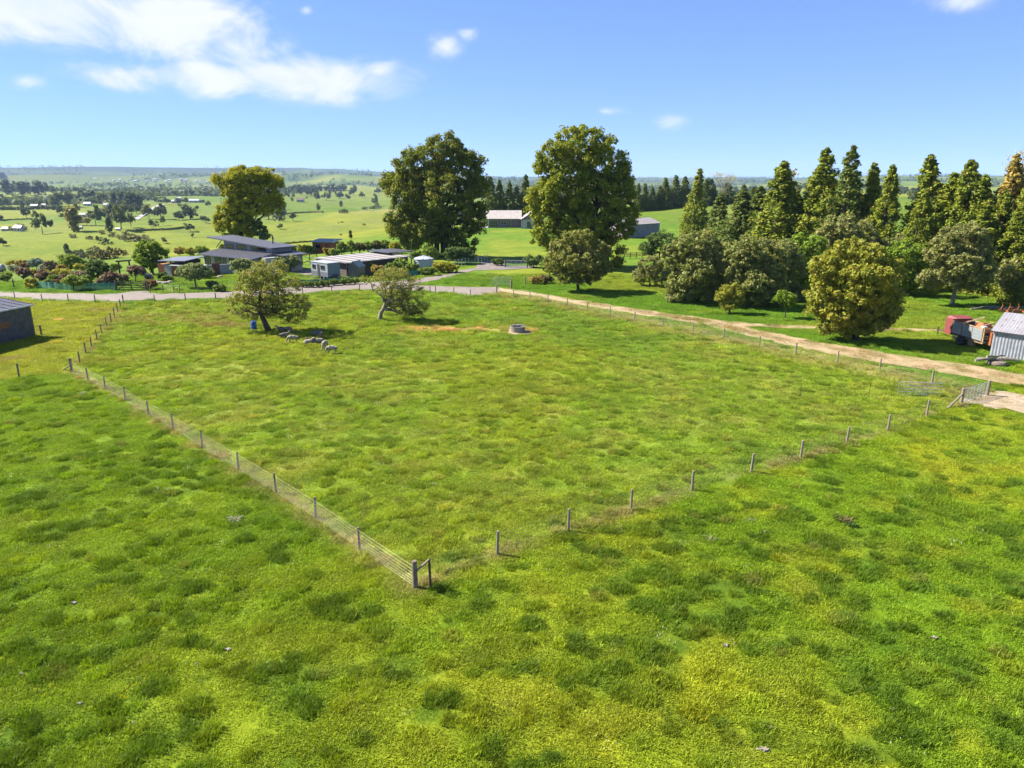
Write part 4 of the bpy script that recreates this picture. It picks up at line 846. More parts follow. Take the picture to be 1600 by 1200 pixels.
# studio with orange panels
a = G(248, 431.5); b = G(296, 433.5); d = b - a; t = thing('garden_studio', 'low garden studio with orange and white panels under flat grey roofs', 'outbuilding', a, math.atan2(d.y, d.x)); L = d.length
xs = [0, .22, .45, .62, .85, 1.0]; ms = [M_ORANGE, M_WHITE, M_ORANGE, M_PALE, M_WHITE]
for i in range(5): MB().box(L * xs[i] + .02, 0 if i % 2 else .05, -.2, L * xs[i + 1] - .02, 3.2, 2.1 if i < 4 else 1.9).build('panel', ms[i], t)
MB().slab([(L * .1, -.6, 2.75), (L * 1.0, -.6, 2.95), (L * 1.05, 3.8, 3.35), (L * .1, 3.8, 3.0)], .14).build('roof', M_ROOFG, t)
MB().slab([(L * .55, -1.2, 2.15), (L * 1.5, -1.2, 2.2), (L * 1.5, .9, 2.35), (L * .55, .9, 2.3)], .1).build('canopy', mat('light_roof', (.30, .32, .30), .6), t)
MB().box(L * .12, 3.0, 2.0, L * .98, 3.1, 2.9).build('back_wall', M_BROWNWALL, t)
for f in (.14, .5, .95): MB().box(L * f, -.4, 2.05, L * f + .12, -.28, 2.8).build('post', M_DARKWOOD, t)

# long flat-roofed shed, roof laid in pale and grey strips
nc = G(541.7, 432.5); nc = Vector((nc.x, nc.y, 0)); hN = PY(541.7, 410, nc.y).z
rz = math.atan2(.77, .65); t = thing('long_shed', 'long brown shed with a pale striped flat roof behind the little greenhouse', 'shed', (nc.x, nc.y, hz(nc.x, nc.y)), rz)
Ls, Ws = 14.0, 8.6
MB().hexa([(0, 0, -.2), (Ls, 0, -.2), (Ls, Ws, -.2), (0, Ws, -.2)], [(0, 0, hN - .25), (Ls, 0, hN - .25), (Ls, Ws, hN - .05), (0, Ws, hN - .05)]).build('wall', M_BROWNWALL, t)
ra = mat('roof_strip_pale', (0.35, 0.32, 0.295), .6, var=.1, scale=1.2); rb = mat('roof_strip_grey', (0.175, 0.152, 0.14), .6, var=.15, scale=1.2); n = 15
for i in range(n):
    x0 = -.5 + (Ls + 1.0) * i / n; x1 = -.5 + (Ls + 1.0) * (i + 1) / n; dz = .012 * (i % 2)
    MB().slab([(x0, -.5, hN + .0 + dz), (x1 - .02, -.5, hN + .0 + dz), (x1 - .02, Ws + .4, hN + .22 + dz), (x0, Ws + .4, hN + .22 + dz)], .1).build('roof_strip', ra if i % 2 else rb, t)
MB().slab([(Ls - 2, Ws * .35, hN + .55), (Ls + 4.5, Ws * .35, hN + .4), (Ls + 4.5, Ws + .6, hN + .5), (Ls - 2, Ws + .6, hN + .65)], .14).build('roof', M_SLATE, t)
for x, y in ((Ls + 3.9, Ws * .4), (Ls + 3.9, Ws * .7), (Ls + 3.9, Ws)): MB().box(x, y, -.2, x + .16, y + .16, hN + .3).build('post', M_PALE, t)
MB().box(.02, -.06, .1, .1, -.003, hN - .25).build('corner_trim', M_PALE, t); MB().bar((-.5, -.52, hN - .08), (Ls + .5, -.52, hN - .08), .05, .12).build('fascia', M_PALE, t)
MB().box(6.0, -.05, -.1, 9.0, -.004, 2.0).build('door', M_DARKWOOD, t)

# little greenhouse
a = G(545, 433); t = thing('greenhouse', 'small gabled glasshouse against the long brown shed', 'greenhouse', a, R(-18)); w, l, h, r_ = 1.9, 2.3, 1.75, 2.65
gl = mat('greenhouse_panel', (.20, .20, .17), .35, var=.15); gr = mat('greenhouse_roof', (.33, .36, .32), .3, var=.12)
MB().box(0, 0, 0, w, l, h).build('wall', gl, t); MB().add([(0, .0, h + .002), (w, 0, h + .002), (w / 2, 0, r_), (0, l, h + .002), (w, l, h + .002), (w / 2, l, r_)], [(0, 1, 2), (3, 5, 4), (0, 2, 5, 3), (1, 4, 5, 2)]).build('gable', gl, t)
for s, e in ((-1, 0), (1, w)):
    x0 = w / 2; x1 = (-.12 if s < 0 else w + .12); q = [(x1, -.08, h - .02), (x0, -.08, r_ + .05), (x0, l + .08, r_ + .05), (x1, l + .08, h - .02)]
    MB().slab(q if s > 0 else q, .04).build('roof', gr, t)
for i in range(5): MB().box(w * i / 4 - .025, -.035, 0, w * i / 4 + .025, -.004, h + (.0 if i in (0, 4) else .35)).build('glazing_bar', M_FRAME, t)
vt = MB().hexa([(.25, .9, 2.16), (.62, .9, 2.50), (.62, 1.4, 2.50), (.25, 1.4, 2.16)], [(.24, .9, 2.20), (.60, .9, 2.55), (.60, 1.4, 2.55), (.24, 1.4, 2.20)]).build('vent', M_FRAME, t)

# orange garden shed
a = G(489, 394.5); t = thing('garden_shed', 'orange cedar garden shed with a green roof at the edge of the field', 'shed', a, R(-14)); w, l, h = 5.2, 3.6, 2.3
MB().box(0, 0, -.3, w, l, h).build('wall', M_ORANGE, t)
MB().slab([(-.4, -.5, h + .18), (w + .4, -.5, h + .18), (w + .4, l + .4, h + .6), (-.4, l + .4, h + .6)], .14).build('roof', mat('green_roof', (.22, .27, .23), .6, var=.15), t)
dr = MB().box(3.2, -.05, 0, 4.2, -.004, 2.0).build('door', mat('dark_cedar', (.22, .075, .03), .8), t); window(t, (1.4, 0, 1.4), 1.1, .8, (0, -1, 0)); window(t, (w, 1.8, 1.4), 1.2, .8, (1, 0, 0))

# water tank with ribs and lid
a = G(662.5, 419.5); t = thing('water_tank', 'round pale plastic water tank at the foot of the dark broadleaf tree', 'tank', a); m = mat('tank_plastic', (.36, .40, .44), .5, var=.08)
prof = [(1.72, -.1), (1.75, .1)]
for i in range(6): z = .2 + i * .26; prof += [(1.75, z), (1.80, z + .06), (1.80, z + .15), (1.75, z + .2)]
MB().lathe(prof, 28).build('body', m, t, True); MB().lathe([(1.84, 1.76), (1.84, 1.86), (1.2, 2.12), (.5, 2.25), (.45, 2.25)], 28).build('lid', mat('tank_lid', (.42, .45, .48), .5, var=.06), t)
for k in range(8): MB().bar((math.cos(k * .785) * .5, math.sin(k * .785) * .5, 2.27), (math.cos(k * .785) * 1.75, math.sin(k * .785) * 1.75, 1.93), .22, .08).build('lid_rib', m, t)
MB().lathe([(.32, 2.24), (.32, 2.36), (.2, 2.4)], 12).build('hatch', m, t)

# caravan
a = G(487, 434.5); b = G(513, 438.5); d = (b - a); t = thing('caravan', 'grey and white caravan parked beside the long brown shed', 'caravan', a, math.atan2(d.y, d.x)); L = d.length; W = 2.4
MB().hexa([(0, 0, .55), (L, 0, .55), (L, W, .55), (0, W, .55)], [(.1, 0, 1.3), (L, 0, 1.3), (L, W, 1.3), (.1, W, 1.3)]).build('lower_body', mat('caravan_grey', (.14, .15, .17), .5, var=.1), t)
bd = MB().hexa([(.1, 0, 1.302), (L, 0, 1.302), (L, W, 1.302), (.1, W, 1.302)], [(.0, 0, 2.75), (L, 0, 2.75), (L, W, 2.75), (.0, W, 2.75)]).build('body', mat('caravan_white', (.30, .32, .34), .4, var=.08), t)
MB().box(L + .003, .04, .6, L + .03, W - .04, 2.7).build('end_panel', mat('caravan_slate', (.135, .185, .23), .4, var=.08), t); MB().slab([(-.05, -.06, 2.85), (L + .06, -.06, 2.85), (L + .06, W + .06, 2.85), (-.05, W + .06, 2.85)], .095).build('roof', mat('caravan_roof', (.42, .43, .44), .4), t)
window(t, (L * .2, 0, 2.05), .75, .6, (0, -1, 0), mull=0); window(t, (L * .72, 0, 2.05), 1.0, .6, (0, -1, 0), mull=0); MB().box(L * .40, -.04, .6, L * .40 + .65, -.003, 2.5).build('door', M_FRAME, t)
for x, y in ((L * .5, .12), (L * .7, .12), (L * .5, W - .3), (L * .7, W - .3)):
    wh = MB().tube([(x, y, .36), (x, y + .2, .36)], .36, 14).build('wheel', mat('tyre', (.02, .02, .02), .9), t); MB().tube([(x, y - .01, .36), (x, y + .03, .36)], .18, 10).build('rim', M_STEEL, wh)
MB().bar((L, W * .3, .45), (L + 1.2, W * .5, .45), .09).build('drawbar', M_FRAME, t); MB().bar((L, W * .7, .45), (L + 1.2, W * .5, .45), .09).build('drawbar', M_FRAME, t); MB().box(L + .15, W * .35, .5, L + .7, W * .65, .95).build('gas_locker', M_FRAME, t)
MB().tube([(L + 1.1, W * .5, 0), (L + 1.1, W * .5, .5)], .05, 8).build('jockey_stand', M_STEEL, t)
yard = sheet('yard', [(440, 437), (458, 425), (478, 421), (530, 428), (560, 437), (520, 441)], M_GRAVEL, .04)
sheet('garden_path', [(300, 452), (330, 447), (352, 441), (378, 436), (382, 440), (360, 449), (335, 456), (300, 458)], M_GRAVEL, .04)

# back house
ph = Vector((-7.6, 238, 0)); t = thing('back_house', 'low house with ribbed beige gable roof and french doors beyond the drive', 'house', (ph.x, ph.y, hz(ph.x, ph.y)), 0)
M_CEDAR = mat('grey_weatherboard', (.20, .175, .185), .85, var=.2, scale=2, streak=(.4, .4, 5)); M_BEIGE = mat('beige_roof', (.50, .44, .39), .5, .1, var=.12, scale=1)
hz0 = ph.z; zE = 2.9; zR = 5.4; W_, D_ = 10.6, 8.0
MB().box(0, 0, -.4, W_, D_, zE - .1).build('wall', M_CEDAR, t)
ribbed([(-1.0, -.8, zE), (W_ + .2, -.8, zE), (W_ + .2, D_ / 2, zR), (-1.0, D_ / 2, zR)], .1, .55, .06).build('roof', M_BEIGE, t)
ribbed([(W_ + .2, D_ + .8, zE), (-1.0, D_ + .8, zE), (-1.0, D_ / 2 + .01, zR), (W_ + .2, D_ / 2 + .01, zR)], .1, .55, .06).build('roof', M_BEIGE, t)
for x in (-.6,): MB().add([(x, 0, zE - .1), (x, D_, zE - .1), (x, D_ / 2, zR - .15), (x + .1, 0, zE - .1), (x + .1, D_, zE - .1), (x + .1, D_ / 2, zR - .15)], [(0, 2, 1), (3, 4, 5), (0, 1, 4, 3), (1, 2, 5, 4), (2, 0, 3, 5)]).build('gable', M_CEDAR, t)
window(t, (1.6, 0, 1.25), 2.6, 2.2, (0, -1, 0), M_WFRAME, mull=3); window(t, (4.9, 0, 1.6), 1.8, 1.1, (0, -1, 0), M_WFRAME, mull=1); window(t, (7.0, 0, 1.25), .9, 2.1, (0, -1, 0), M_WFRAME, mull=1)
for x, y in ((-2.9, -.4), (-.35, -.4)): MB().box(x, y, -.3, x + .35, y + .35, zE + .1).build('pillar', M_WFRAME if x > -1 else M_CEDAR, t)
MB().slab([(-3.2, -.8, .12), (-.002, -.8, .12), (-.002, D_, .12), (-3.2, D_, .12)], .5).build('terrace', M_WHITE, t)
MB().box(W_ + .25, -4.5, -.4, W_ + 7, D_ - 1, zE - .1).build('wall', M_WHITE, t)
xm = W_ + 3.6
ribbed([(xm, -5.0, zR - .1), (W_ - .2, -5.0, zE + .05), (W_ - .2, D_ - .6, zE + .05), (xm, D_ - .6, zR - .1)][::-1], .1, .55, .06).build('roof', M_BEIGE, t)
ribbed([(W_ + 7.4, -5.0, zE + .05), (xm + .01, -5.0, zR - .1), (xm + .01, D_ - .6, zR - .1), (W_ + 7.4, D_ - .6, zE + .05)][::-1], .1, .55, .06).build('roof', M_BEIGE, t)
MB().add([(W_ + .3, -4.45, zE - .1), (W_ + 6.95, -4.45, zE - .1), (xm, -4.45, zR - .25), (W_ + .3, -4.35, zE - .1), (W_ + 6.95, -4.35, zE - .1), (xm, -4.35, zR - .25)], [(0, 1, 2), (3, 5, 4), (0, 3, 4, 1), (1, 4, 5, 2), (2, 5, 3, 0)]).build('gable', M_CEDAR, t)
window(t, (W_ + 2.5, -4.5, 1.2), 1.4, 2.1, (0, -1, 0), M_WFRAME, mull=1); MB().box(W_ + .02, -4.3, -.3, W_ + .24, -.1, zE - .1).build('wall', M_CEDAR, t)

# lilac-grey shed beyond the huge tree
a = G(946, 370); b = G(980, 372.5); d = b - a; t = thing('farm_shed', 'lilac-grey gabled farm shed half hidden by the huge rounded tree', 'shed', a, math.atan2(d.y, d.x)); L = d.length; Dp = 15.0
pk = mat('lilac_iron', (.27, .235, .245), .7, var=.12, scale=1); pg = mat('grey_iron', (.20, .19, .215), .7, var=.12, scale=1); zE = 3.6; zR = 5.0
corr_wall((0, 0, 0), (L, 0, 0), -.4, zE, .5, .05).build('wall', pk, t); corr_wall((L, 0, 0), (L, Dp, 0), -.4, zE, .5, .05).build('wall', pg, t); corr_wall((0, Dp, 0), (0, 0, 0), -.4, zE, .5, .05).build('wall', pk, t); corr_wall((L, Dp, 0), (0, Dp, 0), -.4, zE, .5, .05).build('wall', pk, t)
MB().add([(0, .02, zE), (L, .02, zE), (L / 2, .02, zR), (0, .08, zE), (L, .08, zE), (L / 2, .08, zR)], [(0, 1, 2), (3, 5, 4), (0, 3, 4, 1), (1, 4, 5, 2), (2, 5, 3, 0)]).build('gable', pk, t)
ribbed([(L / 2, -.3, zR + .05), (-.3, -.3, zE + .02), (-.3, Dp + .3, zE + .02), (L / 2, Dp + .3, zR + .05)][::-1], .08, .5, .04).build('roof', M_BEIGE, t)
ribbed([(L + .3, -.3, zE + .02), (L / 2 + .01, -.3, zR + .05), (L / 2 + .01, Dp + .3, zR + .05), (L + .3, Dp + .3, zE + .02)][::-1], .08, .5, .04).build('roof', M_BEIGE, t)
MB().box(L * .2, -.08, -.2, L * .75, -.055, 3.0).build('door', mat('lilac_door', (.36, .31, .33), .7), t)

# ------------------------------------------------------------------ forage wagon
M_RED = mat('faded_red', (.22, .035, .035), .65, var=.35, scale=3, col2=(.14, .045, .035)); M_ZINC = mat('zinc_boards', (.22, .265, .285), .55, .25, var=.2, scale=2.2, col2=(.27, .27, .26)); M_OR = mat('rusty_orange', (.42, .115, .035), .75, var=.35, scale=4); M_TAN = mat('tan_frame', (.36, .26, .13), .75, var=.3, scale=3)
P0 = G(1474, 531); P1 = G(1537, 551); d = P1 - P0; t = thing('forage_wagon', 'old red and grey forage wagon with weathered side boards parked by the corrugated shed', 'wagon', P0, math.atan2(d.y, d.x)); L = 5.2; W = 2.1   # x rearwards, y to the far side
MB().box(.2, .15, .72, L, .3, .9).build('chassis', M_TAN, t); MB().box(.2, W - .3, .72, L, W - .15, .9).build('chassis', M_TAN, t)
MB().box(.1, .05, .905, L, W - .05, .98).build('floor', M_DARKWOOD, t)
for side, y0 in ((0, 0.0), (1, W - .06)):
    for k in range(3):
        x0 = 1.0 + k * 1.4; pn = MB().box(x0, y0 + .02, 1.0, x0 + 1.34, y0 + .05, 2.12).build('side_panel', M_ZINC, t)
        for j in range(4): MB().box(x0 + .02, y0 - .012 if side == 0 else y0 + .052, 1.02 + j * .275, x0 + 1.32, y0 + .018 if side == 0 else y0 + .08, 1.02 + j * .275 + .255).build('board', M_ZINC, pn)
    for k in range(4): MB().box(.94 + k * 1.4, y0 - .03, .9, 1.0 + k * 1.4, y0 + .09, 2.18).build('stanchion', M_RUST if k else M_RED, t)
    MB().box(.94, y0 - .035, 2.181, 5.2, y0 + .09, 2.25).build('top_rail', M_TAN, t)
MB().box(-.1, -.02, .75, .92, W + .02, 2.35).build('front_box', M_RED, t)
MB().hexa([(-.1, -.02, 2.352), (.92, -.02, 2.352), (.92, W + .02, 2.352), (-.1, W + .02, 2.352)], [(.1, .2, 2.6), (1.3, .2, 2.45), (1.3, W - .2, 2.45), (.1, W - .2, 2.6)]).build('hood', M_RED, t)
for y in (.02, W - .12): MB().box(L + .02, y, .8, L + .14, y + .1, 2.3).build('tailgate_post', M_TAN, t)
for z in (.9, 1.5, 2.2): MB().bar((L + .08, .1, z), (L + .08, W - .1, z), .08).build('tailgate_rail', M_TAN, t)
MB().box(L + .2, .5, .7, L + .55, W - .5, 1.9).build('beater', M_OR, t)
MB().hexa([(2.4, 1.0, 1.5), (3.9, 1.0, 1.5), (3.9, W - .1, 1.5), (2.4, W - .1, 1.5)], [(2.6, 1.2, 2.3), (3.6, 1.2, 2.45), (3.6, W - .12, 2.45), (2.6, W - .12, 2.3)]).build('load', M_OR, t)
MB().bar((2.1, .3, 2.2), (3.2, 1.5, 2.95), .12).build('pole', mat('raw_timber', (.50, .36, .22), .8), t); MB().bar((3.9, .4, 2.1), (4.6, 1.4, 2.7), .1).build('pole', MATS['raw_timber'], t); MB().box(4.5, .2, 2.26, 5.0, .6, 2.36).build('pale_box', M_WHITE, t)
for x, y in ((2.6, -.22), (2.6, W - .02)):
    wh = MB().lathe([(.25, -.14), (.46, -.14), (.52, -.08), (.52, .08), (.46, .14), (.25, .14)], 20).build('wheel', MATS['tyre'], t); wh.location = (x, y + .1, .5); wh.rotation_euler = (R(90), 0, 0)
    MB().lathe([(.05, -.10), (.26, -.13), (.26, .148), (.20, .12), (.06, .12)], 14).build('rim', mat('cream_rim', (.40, .35, .28), .6), wh)
MB().tube([(2.6, -.1, .5), (2.6, W + .1, .5)], .06, 8).build('axle', M_FRAME, t)
MB().bar((.2, W * .5, .8), (-2.6, W * .5, .5), .12).build('drawbar', M_DARKWOOD, t); MB().box(-2.5, W * .5 - .05, .0, -2.4, W * .5 + .05, .9).build('jack', M_FRAME, t)
MB().box(3.3, .1, .25, 3.9, .5, .7).build('gearbox', M_TAN, t); MB().box(1.3, -.05, .45, 2.0, .12, .7).build('bracket', M_TAN, t)

# ------------------------------------------------------------------ trough
a = G(809, 518.5); t = thing('water_trough', 'round concrete water trough on a bare earth ring in the paddock', 'trough', a)
cm = mat('concrete', (.27, .235, .19), .9, var=.25, scale=4)
MB().lathe([(.80, -.1), (.82, .62), (.84, .66), (.72, .66), (.70, .2), (.0, .2)], 26).build('bowl', cm, t); MB().lathe([(.69, .50), (.69, .52)], 24).build('water', glass_mat('water', (.02, .03, .03)), t)
MB().bar((-.75, 0, .70), (.75, .05, .70), .16, .06).build('float_cover', mat('trough_lid', (.16, .15, .14), .8), t); MB().lathe([(.12, .66), (.12, .8), (.05, .84)], 10, (.1, .1, 0)).build('valve', M_PALE, t)
ring = [(a.x + math.cos(k / 24 * 6.283) * random.uniform(1.25, 1.6) + .12, a.y + math.sin(k / 24 * 6.283) * random.uniform(1.3, 1.7)) for k in range(24)]
me = MB().add([(x, y, hz(x, y) + .035) for x, y in ring] + [(a.x, a.y, a.z + .05)], [(k, (k + 1) % 24, 24) for k in range(24)]).build('dirt_ring', M_DUST); struct(me)

# barrel
a = G(397, 514.5); t = thing('plastic_drum', 'blue plastic drum under the spreading paddock tree', 'drum', a); bl = mat('blue_plastic', (.015, .10, .46), .45, var=.1)
MB().lathe([(.26, -.02), (.29, .05), (.29, .28), (.305, .31), (.29, .34), (.29, .6), (.305, .63), (.29, .66), (.29, .84), (.25, .9)], 20).build('body', bl, t, True); MB().lathe([(.26, .88), (.26, .93), (.2, .94)], 18).build('lid', bl, t)

# timber and scrap by the corrugated shed
gp = mat('silver_timber', (.29, .245, .19), .9, var=.3, scale=4, streak=(1, 1, 1)); cpt = G(1556, 571)
labs = ['long weathered plank lying on the brown stump beside the corrugated shed', 'split grey log lying across the planks beside the corrugated shed', 'short weathered board on top of the timber heap by the corrugated shed', 'grey pole sticking out of the timber heap by the corrugated shed']
for i, (a_, b_, r_) in enumerate((((-2.0, -.1, .50), (1.2, .35, .62), .13), ((-1.5, .4, .52), (1.8, -.1, .50), .15), ((-.9, .1, .80), (.9, .5, .78), .10), ((-.3, .6, .45), (2.4, .6, .30), .09))):
    mb = MB(); limb(mb, a_, b_, r_, r_ * .8, 5, .02, 0, 7); o = mb.build('timber', gp); o.location = cpt; tag(o, labs[i], 'timber')
o = MB().lathe([(.55, -.1), (.78, .05), (.80, .2), (.70, .36), (.4, .40)], 14).build('stump', mat('stump_brown', (.20, .155, .115), .95, var=.3, scale=4)); o.location = cpt + Vector((.1, .1, 0)); tag(o, 'broad brown stump carrying the timber heap by the corrugated shed', 'stump')
cpt = G(1545, 484)
for i in range(5):
    mb = MB(); x = -2.6 + i * 1.1; limb(mb, (x, random.uniform(-.4, .4), .15 + .1 * (i % 2)), (x + random.uniform(1.6, 2.6), random.uniform(-.6, .6), random.uniform(.15, .5)), .14, .10, 4, .03, 0, 6); o = mb.build('fallen_branch', gp if i % 2 else BARK_PALE); o.location = cpt
    tag(o, 'grey fallen branch in the wood heap under the conifers behind the wagon', 'branch', 'wood heap branches')
a = G(1583, 492); t = thing('rusty_implement', 'rusty orange farm implement behind the corrugated shed', 'implement', a, R(-20))
MB().bar((-1.6, 0, .55), (1.8, .2, .55), .14).build('beam', M_OR, t); MB().bar((-.8, -.9, .5), (-.8, .9, .5), .12).build('crossbar', M_OR, t); MB().bar((.9, -.9, .5), (.9, .9, .5), .12).build('crossbar', M_OR, t)
for x in (-1.4, -.6, .3, 1.1): MB().tube([(x, 0, .6), (x + .15, 0, 1.1), (x + .05, 0, 1.45)], [.06, .05, .03], 6).build('tine', M_OR, t)
for y in (-.9, .9): MB().tube([(0, y - .06, .42), (0, y + .06, .42)], .42, 14).build('wheel', M_RUST, t)

# ------------------------------------------------------------------ sheep
def sheep_mesh(name, pose):
    """skeleton of joints -> skinned surface"""
    if pose == 'graze':
        J = [((0, 0, .62), .20), ((.28, 0, .64), .21), ((-.28, 0, .64), .215), ((.44, 0, .62), .15), ((.58, 0, .42), .085), ((.66, 0, .22), .075), ((.74, 0, .08), .05), ((-.48, 0, .60), .12), ((-.56, 0, .48), .035),
             ((.30, .13, .36), .06), ((.31, .13, .02), .032), ((.30, -.13, .36), .06), ((.29, -.13, .02), .032), ((-.36, .13, .38), .075), ((-.39, .13, .20), .04), ((-.36, .13, .02), .032), ((-.36, -.13, .38), .075), ((-.33, -.13, .20), .04), ((-.30, -.13, .02), .032), ((.64, .10, .26), .022), ((.64, -.10, .26), .022)]
        E_ = [(0, 1), (0, 2), (1, 3), (3, 4), (4, 5), (5, 6), (2, 7), (7, 8), (1, 9), (9, 10), (1, 11), (11, 12), (2, 13), (13, 14), (14, 15), (2, 16), (16, 17), (17, 18), (5, 19), (5, 20)]
    elif pose == 'stand':
        J = [((0, 0, .62), .20), ((.28, 0, .64), .21), ((-.28, 0, .64), .215), ((.44, 0, .72), .14), ((.56, 0, .92), .09), ((.66, 0, .96), .08), ((.80, 0, .90), .05), ((-.48, 0, .60), .12), ((-.56, 0, .48), .035),
             ((.30, .13, .36), .06), ((.31, .13, .02), .032), ((.30, -.13, .36), .06), ((.31, -.13, .02), .032), ((-.36, .13, .38), .075), ((-.39, .13, .20), .04), ((-.36, .13, .02), .032), ((-.36, -.13, .38), .075), ((-.39, -.13, .20), .04), ((-.36, -.13, .02), .032), ((.62, .13, .97), .022), ((.62, -.13, .97), .022)]
        E_ = [(0, 1), (0, 2), (1, 3), (3, 4), (4, 5), (5, 6), (2, 7), (7, 8), (1, 9), (9, 10), (1, 11), (11, 12), (2, 13), (13, 14), (14, 15), (2, 16), (16, 17), (17, 18), (5, 19), (5, 20)]
    else:
        J = [((0, 0, .26), .22), ((.28, 0, .27), .21), ((-.28, 0, .26), .23), ((.42, 0, .36), .13), ((.52, 0, .54), .085), ((.62, 0, .58), .075), ((.75, 0, .52), .048), ((-.48, 0, .22), .13), ((.40, .16, .10), .05), ((.56, .14, .05), .035), ((.36, -.18, .10), .05), ((.50, -.2, .05), .035), ((-.30, -.24, .12), .07), ((-.12, -.32, .05), .035), ((.58, .12, .60), .022), ((.58, -.12, .60), .022)]
        E_ = [(0, 1), (0, 2), (1, 3), (3, 4), (4, 5), (5, 6), (2, 7), (1, 8), (8, 9), (1, 10), (10, 11), (2, 12), (12, 13), (5, 14), (5, 15)]
    me = bpy.data.meshes.new(name); me.from_pydata([j[0] for j in J], E_, []); me.update()
    o = bpy.data.objects.new(name, me); C.objects.link(o); sk = o.modifiers.new('skin', 'SKIN'); sk.use_smooth_shade = True
    if not me.skin_vertices: me.attributes.new('skin', 'FLOAT_VECTOR', 'POINT')
    lay = me.skin_vertices[0].data
    for i, j in enumerate(J): lay[i].radius = (j[1], j[1]); lay[i].use_root = (i == 0)
    o.modifiers.new('sub', 'SUBSURF').levels = 2; o.modifiers['sub'].render_levels = 2
    dg = bpy.context.evaluated_depsgraph_get(); dg.update(); ev = bpy.data.meshes.new_from_object(o.evaluated_get(dg))
    bpy.data.objects.remove(o); n = len(ev.vertices); co = np.empty(n * 3, np.float32); ev.vertices.foreach_get('co', co); co = co.reshape(-1, 3)
    wool = (np.abs(co[:, 1]) > -1) & (co[:, 0] < .45) & (co[:, 2] > (.33 if pose != 'lie' else .0)); co[wool] += (rng.random((wool.sum(), 3)) - .5) * .035; ev.vertices.foreach_set('co', co.reshape(-1)); return ev
WOOL = [mat('wool_cream', (.37, .31, .23), .95, var=.25, scale=9, bump=.6), mat('wool_grey', (.20, .175, .15), .95, var=.3, scale=9, bump=.6), mat('wool_tan', (.30, .21, .15), .95, var=.25, scale=9, bump=.6)]
SM = {}
for px, py, pose, rz, w, lab in [
    (519, 552, 'graze', R(185), 0, 'cream sheep grazing with its head down in full sun outside the tree shade'), (508, 545, 'graze', R(262), 0, 'cream sheep seen end on just beyond the sunlit grazing sheep'),
    (450, 521, 'graze', R(-8), 2, 'tan sheep standing beside a grey one close to the tree trunk'), (441, 521, 'stand', R(200), 1, 'grey sheep standing close to the tree trunk'), (445, 530.5, 'stand', R(10), 1, 'dark grey sheep standing in the shade near the tan sheep'),
    (458, 535.5, 'graze', R(190), 0, 'pale sheep grazing at the sunny edge of the tree shade'), (493, 523.5, 'lie', R(20), 1, 'grey sheep lying at the far side of the tree shade'), (501, 530.5, 'stand', R(-60), 1, 'dark grey sheep standing at the end of the shade'),
    (488, 536.5, 'lie', R(170), 1, 'grey sheep lying near the pale shade edge'), (500, 535.5, 'lie', R(200), 0, 'pale sheep lying between the dark sheep and the sunlit pair'), (481, 537, 'lie', R(10), 0, 'small pale sheep lying low beside the grey lying sheep')]:
    if (pose, w) not in SM:
        if pose not in SM: SM[pose] = sheep_mesh('sheep', pose)
        m_ = SM[pose].copy(); m_.materials.clear(); m_.materials.append(WOOL[w]); SM[(pose, w)] = m_
    o = link('sheep', SM[(pose, w)], None, G(px, py)); o.rotation_euler = (0, 0, rz); tag(o, lab, 'sheep', 'sheep flock in the paddock'); s_ = random.uniform(.9, 1.02); o.scale = (s_,) * 3

# ------------------------------------------------------------------ weeds and dung in the paddocks
def weed(px, py, n, L, label, ma, name='dock_weed', up=.5):
    a = G(px, py); t = thing(name, label, 'weed', a)
    for i in range(n):
        an = i * 2.4 + random.uniform(-.3, .3); l = L * random.uniform(.6, 1.1); w = l * .11; d = Vector((math.cos(an), math.sin(an), 0)); s_ = Vector((-d.y, d.x, 0)); u = up * random.uniform(.3, 1.2)
        o_ = Vector((random.gauss(0, 1) * L * .32, random.gauss(0, 1) * L * .22, 0)); p = [Vector((0, 0, 0)), d * l * .4 + Vector((0, 0, l * u * .6)), d * l * .75 + Vector((0, 0, l * u * .75)), d * l + Vector((0, 0, l * u * .55))]; ww = [w * .3, w, w * .85, .004]
        vs = []
        for q, wd in zip([v + o_ for v in p], ww): vs += [q - s_ * wd, q + Vector((0, 0, -.01)), q + s_ * wd]
        mb = MB().add(vs, [(3 * k + j, 3 * k + j + 1, 3 * k + j + 4, 3 * k + j + 3) for k in range(3) for j in range(2)]); mb.build('leaf', ma, t)
    return t
ml = leaf_mat('weed_leaf', (.13, .17, .05), (.24, .26, .11), None, 3.0); ml2 = leaf_mat('weed_pale', (.16, .19, .08), (.25, .26, .13), None, 3.0); mlb = leaf_mat('weed_brown', (.10, .12, .03), (.20, .15, .07), (.26, .2, .13), 3.0)
weed(366, 813, 44, .36, 'pale silvery leafed dock weed in the grass outside the bright wire fence', ml2); weed(1322, 815, 60, .34, 'brownish clump of thistle weed in the foreground grass', mlb, 'thistle_weed', .8); weed(1330, 822, 44, .32, 'dark green thistle clump beside the brownish thistle', leaf_mat('weed_dark', (.04, .09, .012), (.08, .14, .02), None, 3.0), 'thistle_weed', .8)
weed(1110, 843, 14, .32, 'small pale leafy weed among dark tufts below the thin wire fence', ml, 'leafy_weed'); weed(1172, 813, 12, .3, 'small pale-green weed rosette uphill of the other leafy weed', ml, 'leafy_weed'); weed(252, 770, 14, .42, 'grey-green weed clump left of the bright wire fence', ml, 'leafy_weed'); weed(128, 617, 16, .45, 'grey-green weed clump near the stayed corner post', ml, 'leafy_weed'); weed(680, 758, 10, .25, 'tiny grey weed in the middle of the grazed paddock', ml2, 'leafy_weed')
md_ = mat('dry_dung', (.30, .25, .195), .95, var=.3, scale=12)
